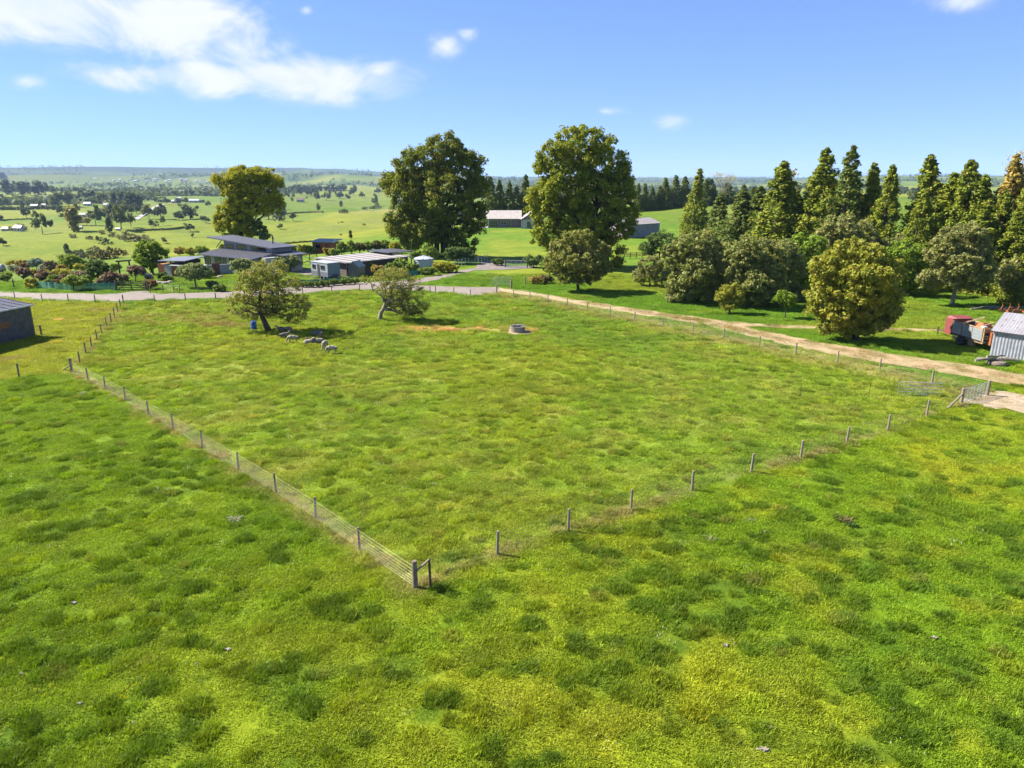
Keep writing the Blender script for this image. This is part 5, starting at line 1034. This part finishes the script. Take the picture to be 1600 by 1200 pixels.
for i, (px, py, r_) in enumerate([(115, 943, .17), (357, 1016, .15), (307, 1039, .07), (209, 1131, .1), (125, 1101, .12), (1193, 1172, .2), (1203, 1138, .12), (1133, 1009, .16), (1460, 998, .18), (1395, 1110, .08), (1062, 857, .17), (34, 1054, .1), (1195, 832, .14)]):
    a = G(px, py); n = 16; mb = MB(); rg = [(math.cos(k / n * 6.283) * r_ * random.uniform(.2, 1.25), math.sin(k / n * 6.283) * r_ * random.uniform(.15, .8)) for k in range(n)]
    mb.add([(x, y, .0) for x, y in rg] + [(x * .8, y * .8, .035 + random.uniform(0, .03)) for x, y in rg] + [(0, 0, .045)], [(k, (k + 1) % n, n + (k + 1) % n, n + k) for k in range(n)] + [(n + k, n + (k + 1) % n, 2 * n) for k in range(n)])
    o = mb.build('dung_pat', md_); o.location = a + Vector((0, 0, .02)); tag(o, 'small ragged pale patch of dried dung in the foreground grass', 'dung', 'pale dung patches in the grass')

# ------------------------------------------------------------------ garden shrubs
def leafset(name, a, b, c=None): return leaf_mat(name, a, b, c, .9, .3)
LG = {'yellow': leafset('leaf_yellow', (0.200, 0.237, 0.025), (0.425, 0.375, 0.037), (0.525, 0.375, 0.037)), 'light': leafset('leaf_light', (0.150, 0.237, 0.031), (0.300, 0.362, 0.056)), 'blue': leafset('leaf_blue', (0.150, 0.213, 0.163), (0.275, 0.338, 0.275)),
      'purple': leafset('leaf_purple', (0.138, 0.094, 0.069), (0.263, 0.163, 0.125), (0.200, 0.213, 0.062)), 'pink': leafset('leaf_pink', (0.125, 0.163, 0.050), (0.375, 0.237, 0.200), (0.600, 0.350, 0.350)), 'orange': leafset('leaf_orange', (0.163, 0.188, 0.037), (0.450, 0.300, 0.075), (0.600, 0.275, 0.075)),
      'green': leafset('leaf_green', (0.094, 0.156, 0.025), (0.200, 0.263, 0.037)), 'dark': LM_DARK, 'olive': LM_OLIVE, 'mid': LM_MID, 'brown': leafset('leaf_scrub', (0.119, 0.112, 0.050), (0.213, 0.181, 0.081)), 'red': leafset('leaf_red', (.12, .15, .03), (.26, .13, .05), (.45, .07, .04)), 'white': leafset('leaf_white', (0.150, 0.213, 0.075), (0.562, 0.550, 0.450), (0.600, 0.600, 0.600))}
def shrub(x0, x1, y0, y1, kind, label, name='garden_shrub', cat='shrub', base=None, lob=4, tr=.1, sp=.6, per=40, size=.28, group=None, y=None, thin=0.0, fast=False):
    """bushy plant filling the photo box x0..x1, y0..y1 (y1 = foot)"""
    cx = (x0 + x1) / 2; w = (x1 - x0) / 2 * 1.3; y0 -= (y1 - y0) * .12; h = (y1 - y0) / 2; yc = (y0 + y1) / 2; L = [(cx, yc, w * .72, h * .8)]
    for i in range(lob):
        a = i / max(lob, 1) * 3.14 + random.uniform(-.3, .3); L.append((cx + math.cos(a) * w * .55, yc - math.sin(a) * h * .38 + h * .1, w * random.uniform(.36, .5), h * random.uniform(.42, .6), random.uniform(-.6, .6)))
    return px_tree(name, label, cat, base or (cx, y1), L, LG[kind], tr, sp, per, size, extra=1, group=group, limbs=not fast, y=y, thin=thin)
for a in [
    (8, 30, 407, 419, 'yellow', 'long yellow flowering border plant at the far end of the garden'), (26, 45, 406, 418, 'orange', 'orange and pink flowering plant beside the yellow border'), (45, 69, 403, 421, 'blue', 'blue-grey leafed shrub behind the purple bushes'),
    (68, 88, 407, 427, 'pink', 'mauve-pink flowering bush beside the blue-grey shrub'), (25, 47, 418, 436, 'purple', 'purple-brown leafed bush near the garden lawn edge'), (45, 60, 420, 434, 'yellow', 'yellow-green bush between the two purple ones'), (55, 77, 422, 440, 'purple', 'dusky purple bush behind the green cloth fence'),
    (77, 115, 421, 434, 'yellow', 'wide mass of yellow flowers along the garden bed'), (78, 93, 429, 442, 'green', 'round green bush with red flowers at its foot'), (83, 91, 438, 444, 'red', 'small patch of red flowers behind the cloth fence'), (114, 136, 423, 438, 'pink', 'salmon-pink rose bush beside the dark flowering shrub'),
    (134, 173, 406, 443, 'dark', 'large dark shrub beside the salmon-pink rose'), (164, 187, 424, 446, 'purple', 'dusky pink flowering bush left of the timber gate'), (38, 58, 435, 451, 'yellow', 'yellow-green hedge end beside the thin green cloth'), (0, 18, 425, 436, 'light', 'light green low plants on the garden lawn'),
    (225, 243, 437, 452, 'red', 'red-tinged bottlebrush bush at the right of the timber gate'), (246, 260, 427, 436, 'dark', 'low dark bush in front of the orange studio panel'), (255, 268, 431, 440, 'green', 'small green bush on the stony garden bed'),
    (272, 290, 386, 399, 'orange', 'orange-tinted shrub behind the studio roof'), (288, 305, 387, 400, 'yellow', 'yellow shrub behind the studio roof beside the orange one'), (303, 323, 384, 397, 'light', 'pale green shrub at the left of the house roof'), (343, 353, 382, 392, 'green', 'small green bush under the high end of the house roof'), (430, 446, 380, 392, 'orange', 'reddish orange shrub behind the house'),
    (446, 462, 384, 395, 'light', 'light green shrub behind the house near the orange shed'), (462, 486, 383, 396, 'yellow', 'yellow-green hedge plant left of the orange shed'), (526, 541, 379, 398, 'green', 'rounded green bush right of the orange shed'), (541, 556, 376, 396, 'light', 'light green bush beyond the long shed roof'), (554, 570, 379, 396, 'brown', 'brownish flax clump beyond the long shed roof'),
    (568, 582, 378, 395, 'green', 'green flax clump beyond the long shed roof'), (580, 596, 376, 394, 'brown', 'tawny shrub beyond the middle of the long shed'), (594, 610, 375, 394, 'light', 'pale green shrub beyond the far corner of the long shed'), (608, 626, 378, 396, 'yellow', 'yellowish shrub beside the dark lean-to roof'),
    (561, 580, 407, 428, 'yellow', 'bright yellow-green bush beside the glasshouse'), (580, 600, 414, 432, 'orange', 'orange-tinted bush in front of the long shed'), (600, 618, 412, 434, 'green', 'green bush in front of the long shed wall'), (612, 634, 403, 424, 'light', 'light airy shrub by the open end of the long shed'), (634, 652, 412, 426, 'green', 'dense green bush left of the round water tank'),
    (640, 664, 392, 408, 'mid', 'green shrub behind the water tank'), (660, 686, 386, 410, 'light', 'light green shrub at the foot of the dark tree'), (692, 738, 386, 412, 'dark', 'wide dark shrub under the dark broadleaf tree'), (676, 712, 410, 426, 'yellow', 'yellow-green hedge at the bend of the drive'), (655, 680, 418, 430, 'green', 'low green hedge below the water tank'),
    (826, 845, 431, 444, 'orange', 'orange-brown low shrub by the wooden gate post'), (842, 862, 430, 443, 'brown', 'brownish low shrub under the loose grey tree'), (770, 786, 404, 415, 'dark', 'dark bush beside the silver gate on the shaded drive'), (818, 848, 398, 418, 'dark', 'dark shrub in the shade right of the silver gate'), (845, 872, 405, 430, 'light', 'light green shrub leaning on the loose grey tree')]:
    shrub(*a)
for a in [
    (0, 12, 430, 441, 'green', 'low green bush at the road end of the garden'), (12, 28, 414, 425, 'white', 'white flowering bush below the yellow border'), (30, 44, 411, 422, 'red', 'red flowering plant between the border and the purple bushes'), (88, 102, 414, 428, 'orange', 'orange flowering bush left of the feathery tree'), (118, 136, 412, 426, 'yellow', 'golden bush right of the feathery tree'), (60, 70, 414, 424, 'white', 'small white flowering bush below the blue-grey shrub'),
    (92, 104, 430, 442, 'purple', 'plum-coloured low bush behind the small pale tree'), (128, 144, 430, 446, 'green', 'green bush in front of the large dark shrub'), (186, 198, 428, 440, 'pink', 'pink flowering bush under the rustic timber arch'), (172, 186, 412, 424, 'light', 'light green bush between the dark shrub and the arch'), (224, 236, 428, 440, 'white', 'white flowering bush beside the purple standard tree'), (105, 116, 436, 446, 'orange', 'orange low bush behind the thin cloth'), (68, 80, 436, 447, 'green', 'dark green low bush behind the thin cloth'), (150, 166, 434, 447, 'pink', 'pink-tipped bush in front of the large dark shrub'),
    (322, 340, 440, 452, 'dark', 'dark low bush right of the olive tree by the path'), (332, 350, 446, 456, 'green', 'green low bush beside the garden path'), (392, 408, 424, 437, 'green', 'green bush behind the spreading paddock tree'), (405, 425, 430, 442, 'light', 'light green bush by the caravan yard entrance'), (480, 492, 385, 396, 'green', 'green bush against the orange shed'), (505, 520, 388, 400, 'orange', 'rusty shrub in front of the orange shed'), (515, 530, 388, 401, 'light', 'pale shrub at the corner of the orange shed')]:
    shrub(*a)
for i, (x0, x1, y1) in enumerate(((452, 468, 448), (466, 482, 449), (480, 498, 449), (497, 515, 448), (514, 530, 446), (530, 547, 445), (546, 562, 444))):
    shrub(x0, x1, y1 - 10, y1, 'green', 'small round green bush in the row before the bright green cloth', group='bushes before the green cloth', sp=.5, size=.2, lob=3)
shrub(90, 127, 397, 425, 'light', 'light green feathery tree in the middle of the garden', 'garden_tree', 'tree', tr=.15); shrub(97, 130, 431, 448, 'light', 'small pale green tree in front of the thin cloth fence', 'garden_tree', 'tree', base=(114, 454.5), tr=.1); shrub(200, 224, 415, 433, 'purple', 'purple-leafed standard tree beside the timber gate', 'garden_tree', 'tree', base=(211, 440), tr=.08)
px_tree('garden_tree', 'dense dark green tree beside the orange-panelled studio', 'tree', (238, 428), [(235, 390, 20, 14), (222, 398, 12, 13), (250, 398, 13, 14), (236, 405, 22, 15, -.2), (240, 412, 18, 10)], LM_MID, .25, .9, 44, .36)
for x0, x1, y0, y1, by, lab in ((278, 326, 411, 443, 451, 'round grey-green olive tree in front of the studio'), (360, 392, 404, 430, 434, 'round grey-green olive tree in front of the house wall'), (433, 467, 398, 422, 425, 'round grey-green olive tree near the caravan yard')):
    shrub(x0, x1, y0, y1, 'olive', lab, 'olive_tree', 'tree', base=((x0 + x1) / 2 + 4, by), tr=.12, sp=.6, per=46, size=.24)
a = G(5, 425); t = thing('garden_cover', 'pale draped cover standing over a brown base in the garden', 'cover', a); MB().lathe([(.75, -.1), (.8, .5), (.78, .8)], 12).build('base', M_BROWNWALL, t); MB().lathe([(.82, .7), (.7, 1.4), (.4, 1.95), (.1, 2.1)], 12).build('cloth', M_PALE, t, True)
st = mat('bed_stone', (.36, .30, .25), .9, var=.3, scale=3)
for i, (px, py, r_) in enumerate(((243, 441, .4), (250, 443, .5), (258, 443.5, .45), (266, 442, .4), (344, 433.5, .4))):
    mb = MB().lathe([(r_ * .9, -.1), (r_, .1), (r_ * .8, .3), (r_ * .4, .4)], 8); o = mb.build('garden_rock', st); o.location = G(px, py); o.scale = (1.4, .9, .9); tag(o, 'pale rock edging the stony garden bed by the studio' if i < 4 else 'lone pale rock on the lawn before the courtyard wall', 'rock', 'rocks of the garden bed' if i < 4 else None)

# ------------------------------------------------------------------ valley
def unit_tree(kind, m, nq=760, ls=.115):
    if kind == 'round': lob = [((0, 0, .58), (.36, .36, .30)), ((.22, .1, .50), (.24, .24, .22)), ((-.22, -.1, .52), (.25, .25, .24)), ((0, -.15, .75), (.24, .24, .2)), ((.05, .2, .42), (.28, .25, .2))]
    elif kind == 'wide': lob = [((0, 0, .62), (.5, .45, .26)), ((.36, .1, .52), (.3, .3, .2)), ((-.38, -.1, .54), (.3, .3, .2)), ((0, -.1, .8), (.3, .3, .18))]
    elif kind == 'poplar': lob = [((0, 0, .3), (.17, .17, .25)), ((.02, 0, .6), (.16, .16, .3)), ((-.02, 0, .82), (.1, .1, .18))]
    elif kind == 'pine': lob = [((0, 0, .30), (.26, .26, .2)), ((.05, 0, .5), (.24, .22, .2)), ((-.04, .02, .7), (.18, .18, .2)), ((0, 0, .88), (.10, .10, .14))]
    else: lob = [((0, 0, .40), (.5, .45, .42)), ((.4, .2, .3), (.35, .35, .3)), ((-.42, -.1, .32), (.36, .36, .33)), ((.1, -.3, .5), (.3, .3, .3))]
    per = nq // (len(lob) * 9); cl = []
    for c, r in lob: u = sphere_pts(9); cl.append(np.array(c) + u * np.array(r) * .8)
    cl = np.concatenate(cl); Q = leaves(cl, np.full(len(cl), .15), per, ls, .85, upb=.5, aspect=.75)
    tk = .35; a = [(-.025, -.025, -.03), (.025, -.025, -.03), (.025, .025, -.03), (-.025, .025, -.03)]; b = [(x * .7, y * .7, tk) for x, y, z in a]
    T = np.array([[a[i], a[(i + 1) % 4], b[(i + 1) % 4], b[i]] for i in range(4)]); me = np_mesh('tree', np.concatenate([Q, T]), 4, m); me.materials.append(BARK)
    mi = np.zeros(len(Q) + 4, np.int32); mi[-4:] = 1; me.polygons.foreach_set('material_index', mi); return me
VL = {'dark': leaf_mat('valley_dark', (0.046, 0.071, 0.025), (0.098, 0.121, 0.037), None, .06), 'mid': leaf_mat('valley_mid', (0.086, 0.113, 0.028), (0.167, 0.178, 0.040), None, .06), 'pale': leaf_mat('valley_pale', (0.149, 0.167, 0.069), (0.230, 0.230, 0.103), None, .06), 'yel': leaf_mat('valley_yellow', (0.172, 0.172, 0.034), (0.265, 0.241, 0.052), None, .06), 'scrub': leaf_mat('valley_scrub', (0.098, 0.094, 0.048), (0.172, 0.155, 0.075), None, .06)}
UT = {}
def far_tree(b, h, w, kind, col, label, group):
    if (kind, col) not in UT: UT[(kind, col)] = [unit_tree(kind, VL[col]) for _ in range(2)]
    nm = {'round': 'field_tree', 'wide': 'field_tree', 'poplar': 'poplar_tree', 'pine': 'pine_tree', 'scrub': 'scrub_bush'}[kind]
    o = link(nm, random.choice(UT[(kind, col)]), None, b); ww = {'round': .9, 'wide': 1.45, 'poplar': .38, 'pine': .55, 'scrub': 1.5}[kind]
    o.scale = (w / ww, w / ww, h); o.rotation_euler = (0, 0, random.uniform(0, 6.28)); tag(o, label, 'bush' if kind == 'scrub' else 'tree', group); return o
KL = {('round', 'dark'): 'dark rounded tree scattered over the valley fields', ('round', 'mid'): 'mid green rounded tree scattered over the valley fields', ('wide', 'dark'): 'dark wide-crowned tree of the valley clumps', ('wide', 'mid'): 'green wide-crowned tree of the valley clumps', ('poplar', 'mid'): 'slim green poplar in the valley', ('poplar', 'yel'): 'tall yellowing poplar rising from the valley clump', ('pine', 'dark'): 'dark pointed pine in the valley shelter rows',
      ('round', 'pale'): 'pale grey-green willow in the valley', ('scrub', 'scrub'): 'brown-green scrub bush on the gully bank', ('scrub', 'dark'): 'dark scrub bush on the gully bank', ('round', 'yel'): 'yellowing rounded tree near the valley houses', ('scrub', 'mid'): 'green scrub bush dotted over the pasture slope'}
def ft(px, py, hpx, wpx, kind, col, label=None):
    b = G(px, py); s = mpp(b); far_tree(b, hpx * s, wpx * s, kind, col, label or KL[(kind, col)], None if label else KL[(kind, col)].split(' ', 1)[1])
ft(67, 366, 31, 34, 'wide', 'dark', 'broad dark tree alone on the green valley floor'); ft(5, 384, 13, 11, 'round', 'dark', 'small dark tree beside the grassy knoll'); ft(105, 395, 14, 8, 'pine', 'dark', 'small pointed dark tree on the end of the gully scrub'); ft(438, 358, 9, 10, 'round', 'dark', 'small round dark tree on the open slope behind the house'); ft(298, 362, 12, 18, 'wide', 'dark', 'low wide dark tree on the pale line in the field'); ft(301, 371, 7, 6, 'round', 'dark', 'tiny dark tree below the low wide tree')
ft(548, 373, 13, 5, 'poplar', 'mid', 'slim lone sapling in the field behind the orange shed')
for px, py, h, w, k, c in [(116, 362, 38, 18, 'poplar', 'yel'), (136, 352, 14, 14, 'round', 'yel'), (150, 352, 30, 28, 'wide', 'dark'), (158, 345, 18, 22, 'wide', 'dark'), (172, 363, 22, 11, 'pine', 'dark'), (190, 358, 36, 34, 'wide', 'dark'), (205, 355, 22, 20, 'wide', 'dark'), (168, 338, 16, 24, 'round', 'pale'), (182, 345, 18, 16, 'round', 'pale'), (123, 352, 14, 14, 'round', 'mid'),
    (92, 322, 22, 32, 'wide', 'dark'), (108, 322, 24, 26, 'wide', 'dark'), (130, 318, 20, 24, 'wide', 'dark'), (145, 318, 20, 18, 'pine', 'dark'), (160, 320, 20, 22, 'wide', 'mid'), (182, 325, 24, 20, 'pine', 'dark'), (195, 327, 26, 22, 'pine', 'dark'), (207, 330, 28, 24, 'pine', 'dark'), (216, 328, 22, 18, 'pine', 'dark'), (200, 338, 18, 26, 'wide', 'dark'), (214, 334, 16, 20, 'wide', 'dark'), (228, 330, 10, 10, 'round', 'mid'),
    (3, 318, 14, 18, 'wide', 'dark'), (12, 304, 22, 16, 'pine', 'dark'), (24, 304, 20, 18, 'wide', 'dark'), (36, 305, 20, 18, 'pine', 'dark'), (48, 304, 18, 18, 'wide', 'dark'), (60, 304, 20, 18, 'pine', 'dark'), (72, 304, 18, 18, 'wide', 'dark'), (84, 305, 14, 20, 'wide', 'mid'), (5, 282, 12, 12, 'pine', 'dark'), (28, 360, 12, 26, 'scrub', 'mid'), (30, 358, 10, 16, 'round', 'yel'), (2, 345, 10, 14, 'wide', 'dark'), (82, 328, 10, 18, 'scrub', 'dark'), (100, 338, 6, 8, 'round', 'dark'), (96, 341, 8, 7, 'round', 'mid'),
    (240, 353, 12, 20, 'scrub', 'dark'), (255, 352, 14, 12, 'wide', 'dark'), (261, 320, 12, 14, 'wide', 'dark'), (278, 319, 10, 12, 'round', 'dark'), (290, 318, 9, 14, 'wide', 'dark'), (234, 314, 6, 8, 'round', 'dark'), (281, 323, 5, 7, 'round', 'mid'), (308, 328, 7, 8, 'round', 'dark'), (300, 343, 7, 5, 'round', 'dark'), (308, 339, 6, 5, 'round', 'dark'), (316, 347, 10, 9, 'wide', 'dark'), (322, 349, 11, 20, 'wide', 'dark'), (257, 380, 10, 9, 'round', 'scrub' if 0 else 'mid'), (290, 352, 5, 10, 'scrub', 'mid'),
    (470, 304, 15, 18, 'wide', 'dark'), (490, 305, 14, 14, 'wide', 'dark'), (495, 313, 18, 12, 'wide', 'dark'), (498, 332, 14, 13, 'wide', 'mid'), (510, 313, 12, 16, 'wide', 'dark'), (552, 306, 16, 20, 'wide', 'dark'), (566, 310, 10, 14, 'wide', 'mid'), (586, 322, 16, 16, 'wide', 'dark'), (591, 305, 12, 14, 'wide', 'dark'), (537, 333, 8, 18, 'scrub', 'dark'), (570, 327, 5, 12, 'scrub', 'dark'), (586, 326, 6, 20, 'scrub', 'dark'), (420, 343, 22, 26, 'round', 'pale'), (436, 345, 14, 20, 'scrub', 'dark'), (458, 345, 12, 20, 'wide', 'dark'), (445, 328, 12, 14, 'wide', 'mid'), (300, 306, 10, 14, 'wide', 'dark'), (320, 306, 10, 16, 'wide', 'mid'),
    (569, 352, 4, 8, 'scrub', 'mid'), (534, 348, 3, 6, 'scrub', 'mid'), (529, 349, 3, 3, 'scrub', 'mid'), (533, 368, 4, 5, 'scrub', 'mid'), (427, 374, 4, 6, 'scrub', 'mid')]: ft(px, py, h, w, k, c)
for px, py, h, w in [(112, 400, 13, 22), (128, 402, 15, 26), (142, 404, 16, 26), (158, 406, 20, 28), (172, 404, 22, 28), (186, 400, 18, 22), (150, 396, 14, 24), (195, 397, 9, 12), (115, 372, 9, 15), (140, 374, 7, 14), (165, 381, 11, 20), (155, 376, 9, 14), (205, 376, 15, 28), (190, 374, 10, 18), (218, 377, 10, 20), (235, 377, 6, 14), (226, 374, 9, 14), (175, 370, 9, 14), (198, 368, 8, 16), (95, 402, 6, 12), (160, 366, 8, 12)]: ft(px, py, h, w, 'scrub', random.choice(('scrub', 'scrub', 'dark')))
def band(n, az0, az1, d0, d1, thr, kinds, hlo, hhi, sc_=170.0, off=0):
    k = 0; tries = 0
    while k < n and tries < n * 60:
        tries += 1; a = R(random.uniform(az0, az1)); d = d0 * (d1 / d0) ** random.random(); x, y = d * math.sin(a), d * math.cos(a)
        if float(fbm(x / sc_ + off, y / sc_ + off, 3)) < thr: continue
        kd, c = random.choice(kinds); h = random.uniform(hlo, hhi); far_tree(Vector((x, y, hz(x, y))), h, h * random.uniform(.8, 1.3) * (.5 if kd in ('pine', 'poplar') else 1), kd, c, KL[(kd, c)], KL[(kd, c)].split(' ', 1)[1]); k += 1
band(80, -37, -8, 800, 2600, .62, [('wide', 'dark'), ('round', 'dark'), ('pine', 'dark'), ('wide', 'mid')], 9, 18)
band(70, -13, 44, 620, 2400, .56, [('wide', 'dark'), ('round', 'mid'), ('pine', 'dark')], 9, 18, off=4)
# hedges
def hedge(pix, h, label, col='dark', sp=None):
    pts = line(pix); o0 = pts[0]; cl = []; s = mpp(o0); rr = h * s
    for a, b in zip(pts[:-1], pts[1:]):
        n = max(2, int((b - a).length / (rr * .7)))
        for i in range(n): p = a.lerp(b, i / n) - o0; cl.append((p.x, p.y, p.z + rr * .45 * random.uniform(.7, 1.2)))
    cl = np.array(cl); o = link('hedge', np_mesh('hedge', leaves(cl, np.full(len(cl), rr * .55), 46, rr * .45, .9, aspect=.75), 4, VL[col]), None, o0); tag(o, label, 'hedge')
hedge([(0, 328), (30, 328), (60, 327), (100, 326)], 7, 'dark clipped hedge across the valley in front of the white farm roofs'); hedge([(0, 345), (20, 344.5), (52, 343)], 3, 'low dark hedge along the edge of the yellow valley field'); hedge([(214, 361), (240, 360), (268, 359), (290, 356)], 3.5, 'dark low hedge line across the green field by the valley road'); hedge([(248, 316), (270, 316.5), (295, 316), (322, 316.5)], 5, 'dark hedge in front of the long white valley sheds'); hedge([(430, 383), (455, 381), (480, 379), (500, 377.5)], 3.5, 'low dark hedge behind the garden of the skillion-roofed house'); hedge([(432, 300), (460, 300), (490, 299), (520, 298), (545, 297)], 12, 'long tall dark shelter belt on the far valley ridge'); hedge([(446, 335), (465, 333), (490, 332), (505, 332)], 2.5, 'broken tawny hedge on the hill slope', 'scrub'); hedge([(240, 299), (262, 298), (290, 298)], 4, 'dark far hedge above the smooth green hill')
hedge([(700, 338), (752, 337)], 8, 'dark hedge showing between the trees left of the back house'); hedge([(1395, 296), (1412, 296)], 6, 'dark far hedge seen through the gap in the conifers')
# farm houses in the valley
HM = {}
def farm_house(px, py, wpx, label, roofc=(.50, .50, .49), rz=0.0, hpx=None, dep=.7):
    wpx *= .78; roofc = tuple(c * .62 for c in roofc); b = G(px, py); s = mpp(b); w = wpx * s; h = (hpx or wpx * .28) * s * .6; t = thing('farm_house', label, 'house', b, rz)
    MB().box(-w / 2, 0, -1, w / 2, w * dep * .6, h).build('wall', M_WHITE, t); dd = w * dep * .6
    MB().add([(-w * .54, -dd * .08, h), (w * .54, -dd * .08, h), (w * .54, dd * 1.08, h), (-w * .54, dd * 1.08, h), (-w * .5, dd / 2, h * 1.75), (w * .5, dd / 2, h * 1.75)], [(0, 1, 5, 4), (2, 3, 4, 5), (0, 4, 3), (1, 2, 5), (3, 2, 1, 0)]).build('roof', mat('far_roof_%d' % int(roofc[0] * 100), roofc, .5, .2, var=.1), t)
    for f in (-.25, .22): MB().box(w * f - w * .06, -.06, h * .25, w * f + w * .06, -.003, h * .8).build('window', GLASS, t)
for a in [(27, 361.5, 20, 'white gabled farmhouse beside the yellowing tree in the valley', (.55, .55, .55), -.3, 9), (10, 361, 20, 'long low grey farm roof left of the white gabled farmhouse', (.42, .42, .42), 0, 6), (53, 324.5, 14, 'white roofed barn behind the clipped valley hedge', (.6, .6, .6), 0, 5), (68, 323.5, 9, 'smaller white barn beside the white roofed barn', (.6, .6, .6), 0, 5), (136, 322, 14, 'pale house among the dark valley trees', (.5, .5, .5), 0, 6), (166, 324, 12, 'grey-roofed house among the dark valley trees', (.4, .4, .42), 0, 6), (129, 339, 12, 'pale house below the yellowing poplar', (.55, .55, .53), 0, 6), (152, 336, 10, 'pale house right of the poplar', (.5, .5, .5), 0, 6), (125, 358, 9, 'small white shed at the foot of the poplar', (.55, .55, .55), 0, 5), (184, 360, 9, 'small white shed at the foot of the dark valley clump', (.6, .6, .6), 0, 4),
          (274, 317.5, 16, 'long white valley shed behind the hedge', (.6, .6, .6), 0, 5), (302, 316.5, 22, 'longest white valley shed behind the hedge', (.58, .58, .6), 0, 5), (228, 298, 10, 'white house at the top of the smooth green hill', (.6, .6, .58), 0, 4), (469, 316, 14, 'brown-roofed farmhouse on the hill beyond the tall tree', (.26, .17, .13), 0, 6), (1410, 296, 9, 'small white farmhouse seen through the gap in the conifers', (.6, .6, .6), 0, 4), (280, 312, 9, 'small pale house left of the far hedge', (.5, .45, .4), 0, 4)]: farm_house(a[0], a[1], a[2], a[3], a[4], a[5], a[6])
for i in range(46):
    px, py = random.uniform(118, 330), random.uniform(279, 286.5); b = G(px, py); w = random.uniform(9, 20)
    if i == 0:
        hw = MB().box(-.5, -.3, -.3, .5, .3, .28); hw.add([(-.55, -.36, .28), (.55, -.36, .28), (.55, .36, .28), (-.55, .36, .28), (-.5, 0, .52), (.5, 0, .52)], [(0, 1, 5, 4), (2, 3, 4, 5), (0, 4, 3), (1, 2, 5)]); hm = hw.mesh('town_house', M_WHITE)
    o = link('town_house', hm, None, b); o.scale = (w, w, w * .8); o.rotation_euler = (0, 0, random.uniform(0, 3)); tag(o, 'tiny pale building of the far town below the hills', 'house', 'far town buildings')
# valley road
pts = []
wpx = [3.2, 3.0, 2.6, 2.4, 2.0, 1.6]; L_ = line(VALLEY_ROAD); vs = []
for (px, py), w_ in zip(VALLEY_ROAD, wpx):
    for s_ in (-1, 1): g_ = G(px + s_ * w_ * .9, py + s_ * w_ * .35); vs.append((g_.x, g_.y, g_.z + .5))
struct(MB().add(vs, [(2 * i, 2 * i + 1, 2 * i + 3, 2 * i + 2) for i in range(len(L_) - 1)]).build('valley_road', mat('pale_road', (.36, .33, .31), .9)))
# far woodland: too far to tell its trees apart
n = 22000; a = np.radians(rng.uniform(-40, 42, n)); d = 1500 * (9000 / 1500) ** rng.random(n); x = d * np.sin(a); y = d * np.cos(a)
k = fbm(x / 420 + 9, y / 420 + 2, 4) * .8 + fbm(x / 90, y / 90, 2) * .2 > .575; x, y, d = x[k], y[k], d[k]; r_ = rng.uniform(5, 10, len(x)) * (1 + d / 9000)
cl = np.stack([x, y, hgt(x, y) + r_ * .8], 1); o = link('far_woodland', np_mesh('far_woodland', leaves(cl, r_, 7, 9.0, .9, upb=.5, aspect=.8), 4, VL['dark'])); o['kind'] = 'stuff'; tag(o, 'far dark woods and shelter belts below the hills', 'woodland')

# ------------------------------------------------------------------ haze
mh = bpy.data.materials.new('haze_air'); mh.use_nodes = True; th = NT(mh.node_tree); th.n.clear(); oh = th.new('ShaderNodeOutputMaterial'); pv = th.new('ShaderNodeVolumePrincipled')
pv.inputs['Color'].default_value = (.50, .70, 1.0, 1); pv.inputs['Density'].default_value = HAZE; pv.inputs['Anisotropy'].default_value = 0.0; th.l.new(pv.outputs[0], oh.inputs['Volume'])
o = MB().box(-12000, -450, -80, 12000, 12500, 260).build('haze', mh); o['kind'] = 'stuff'; tag(o, 'pale blue summer haze over the far valley', 'haze')
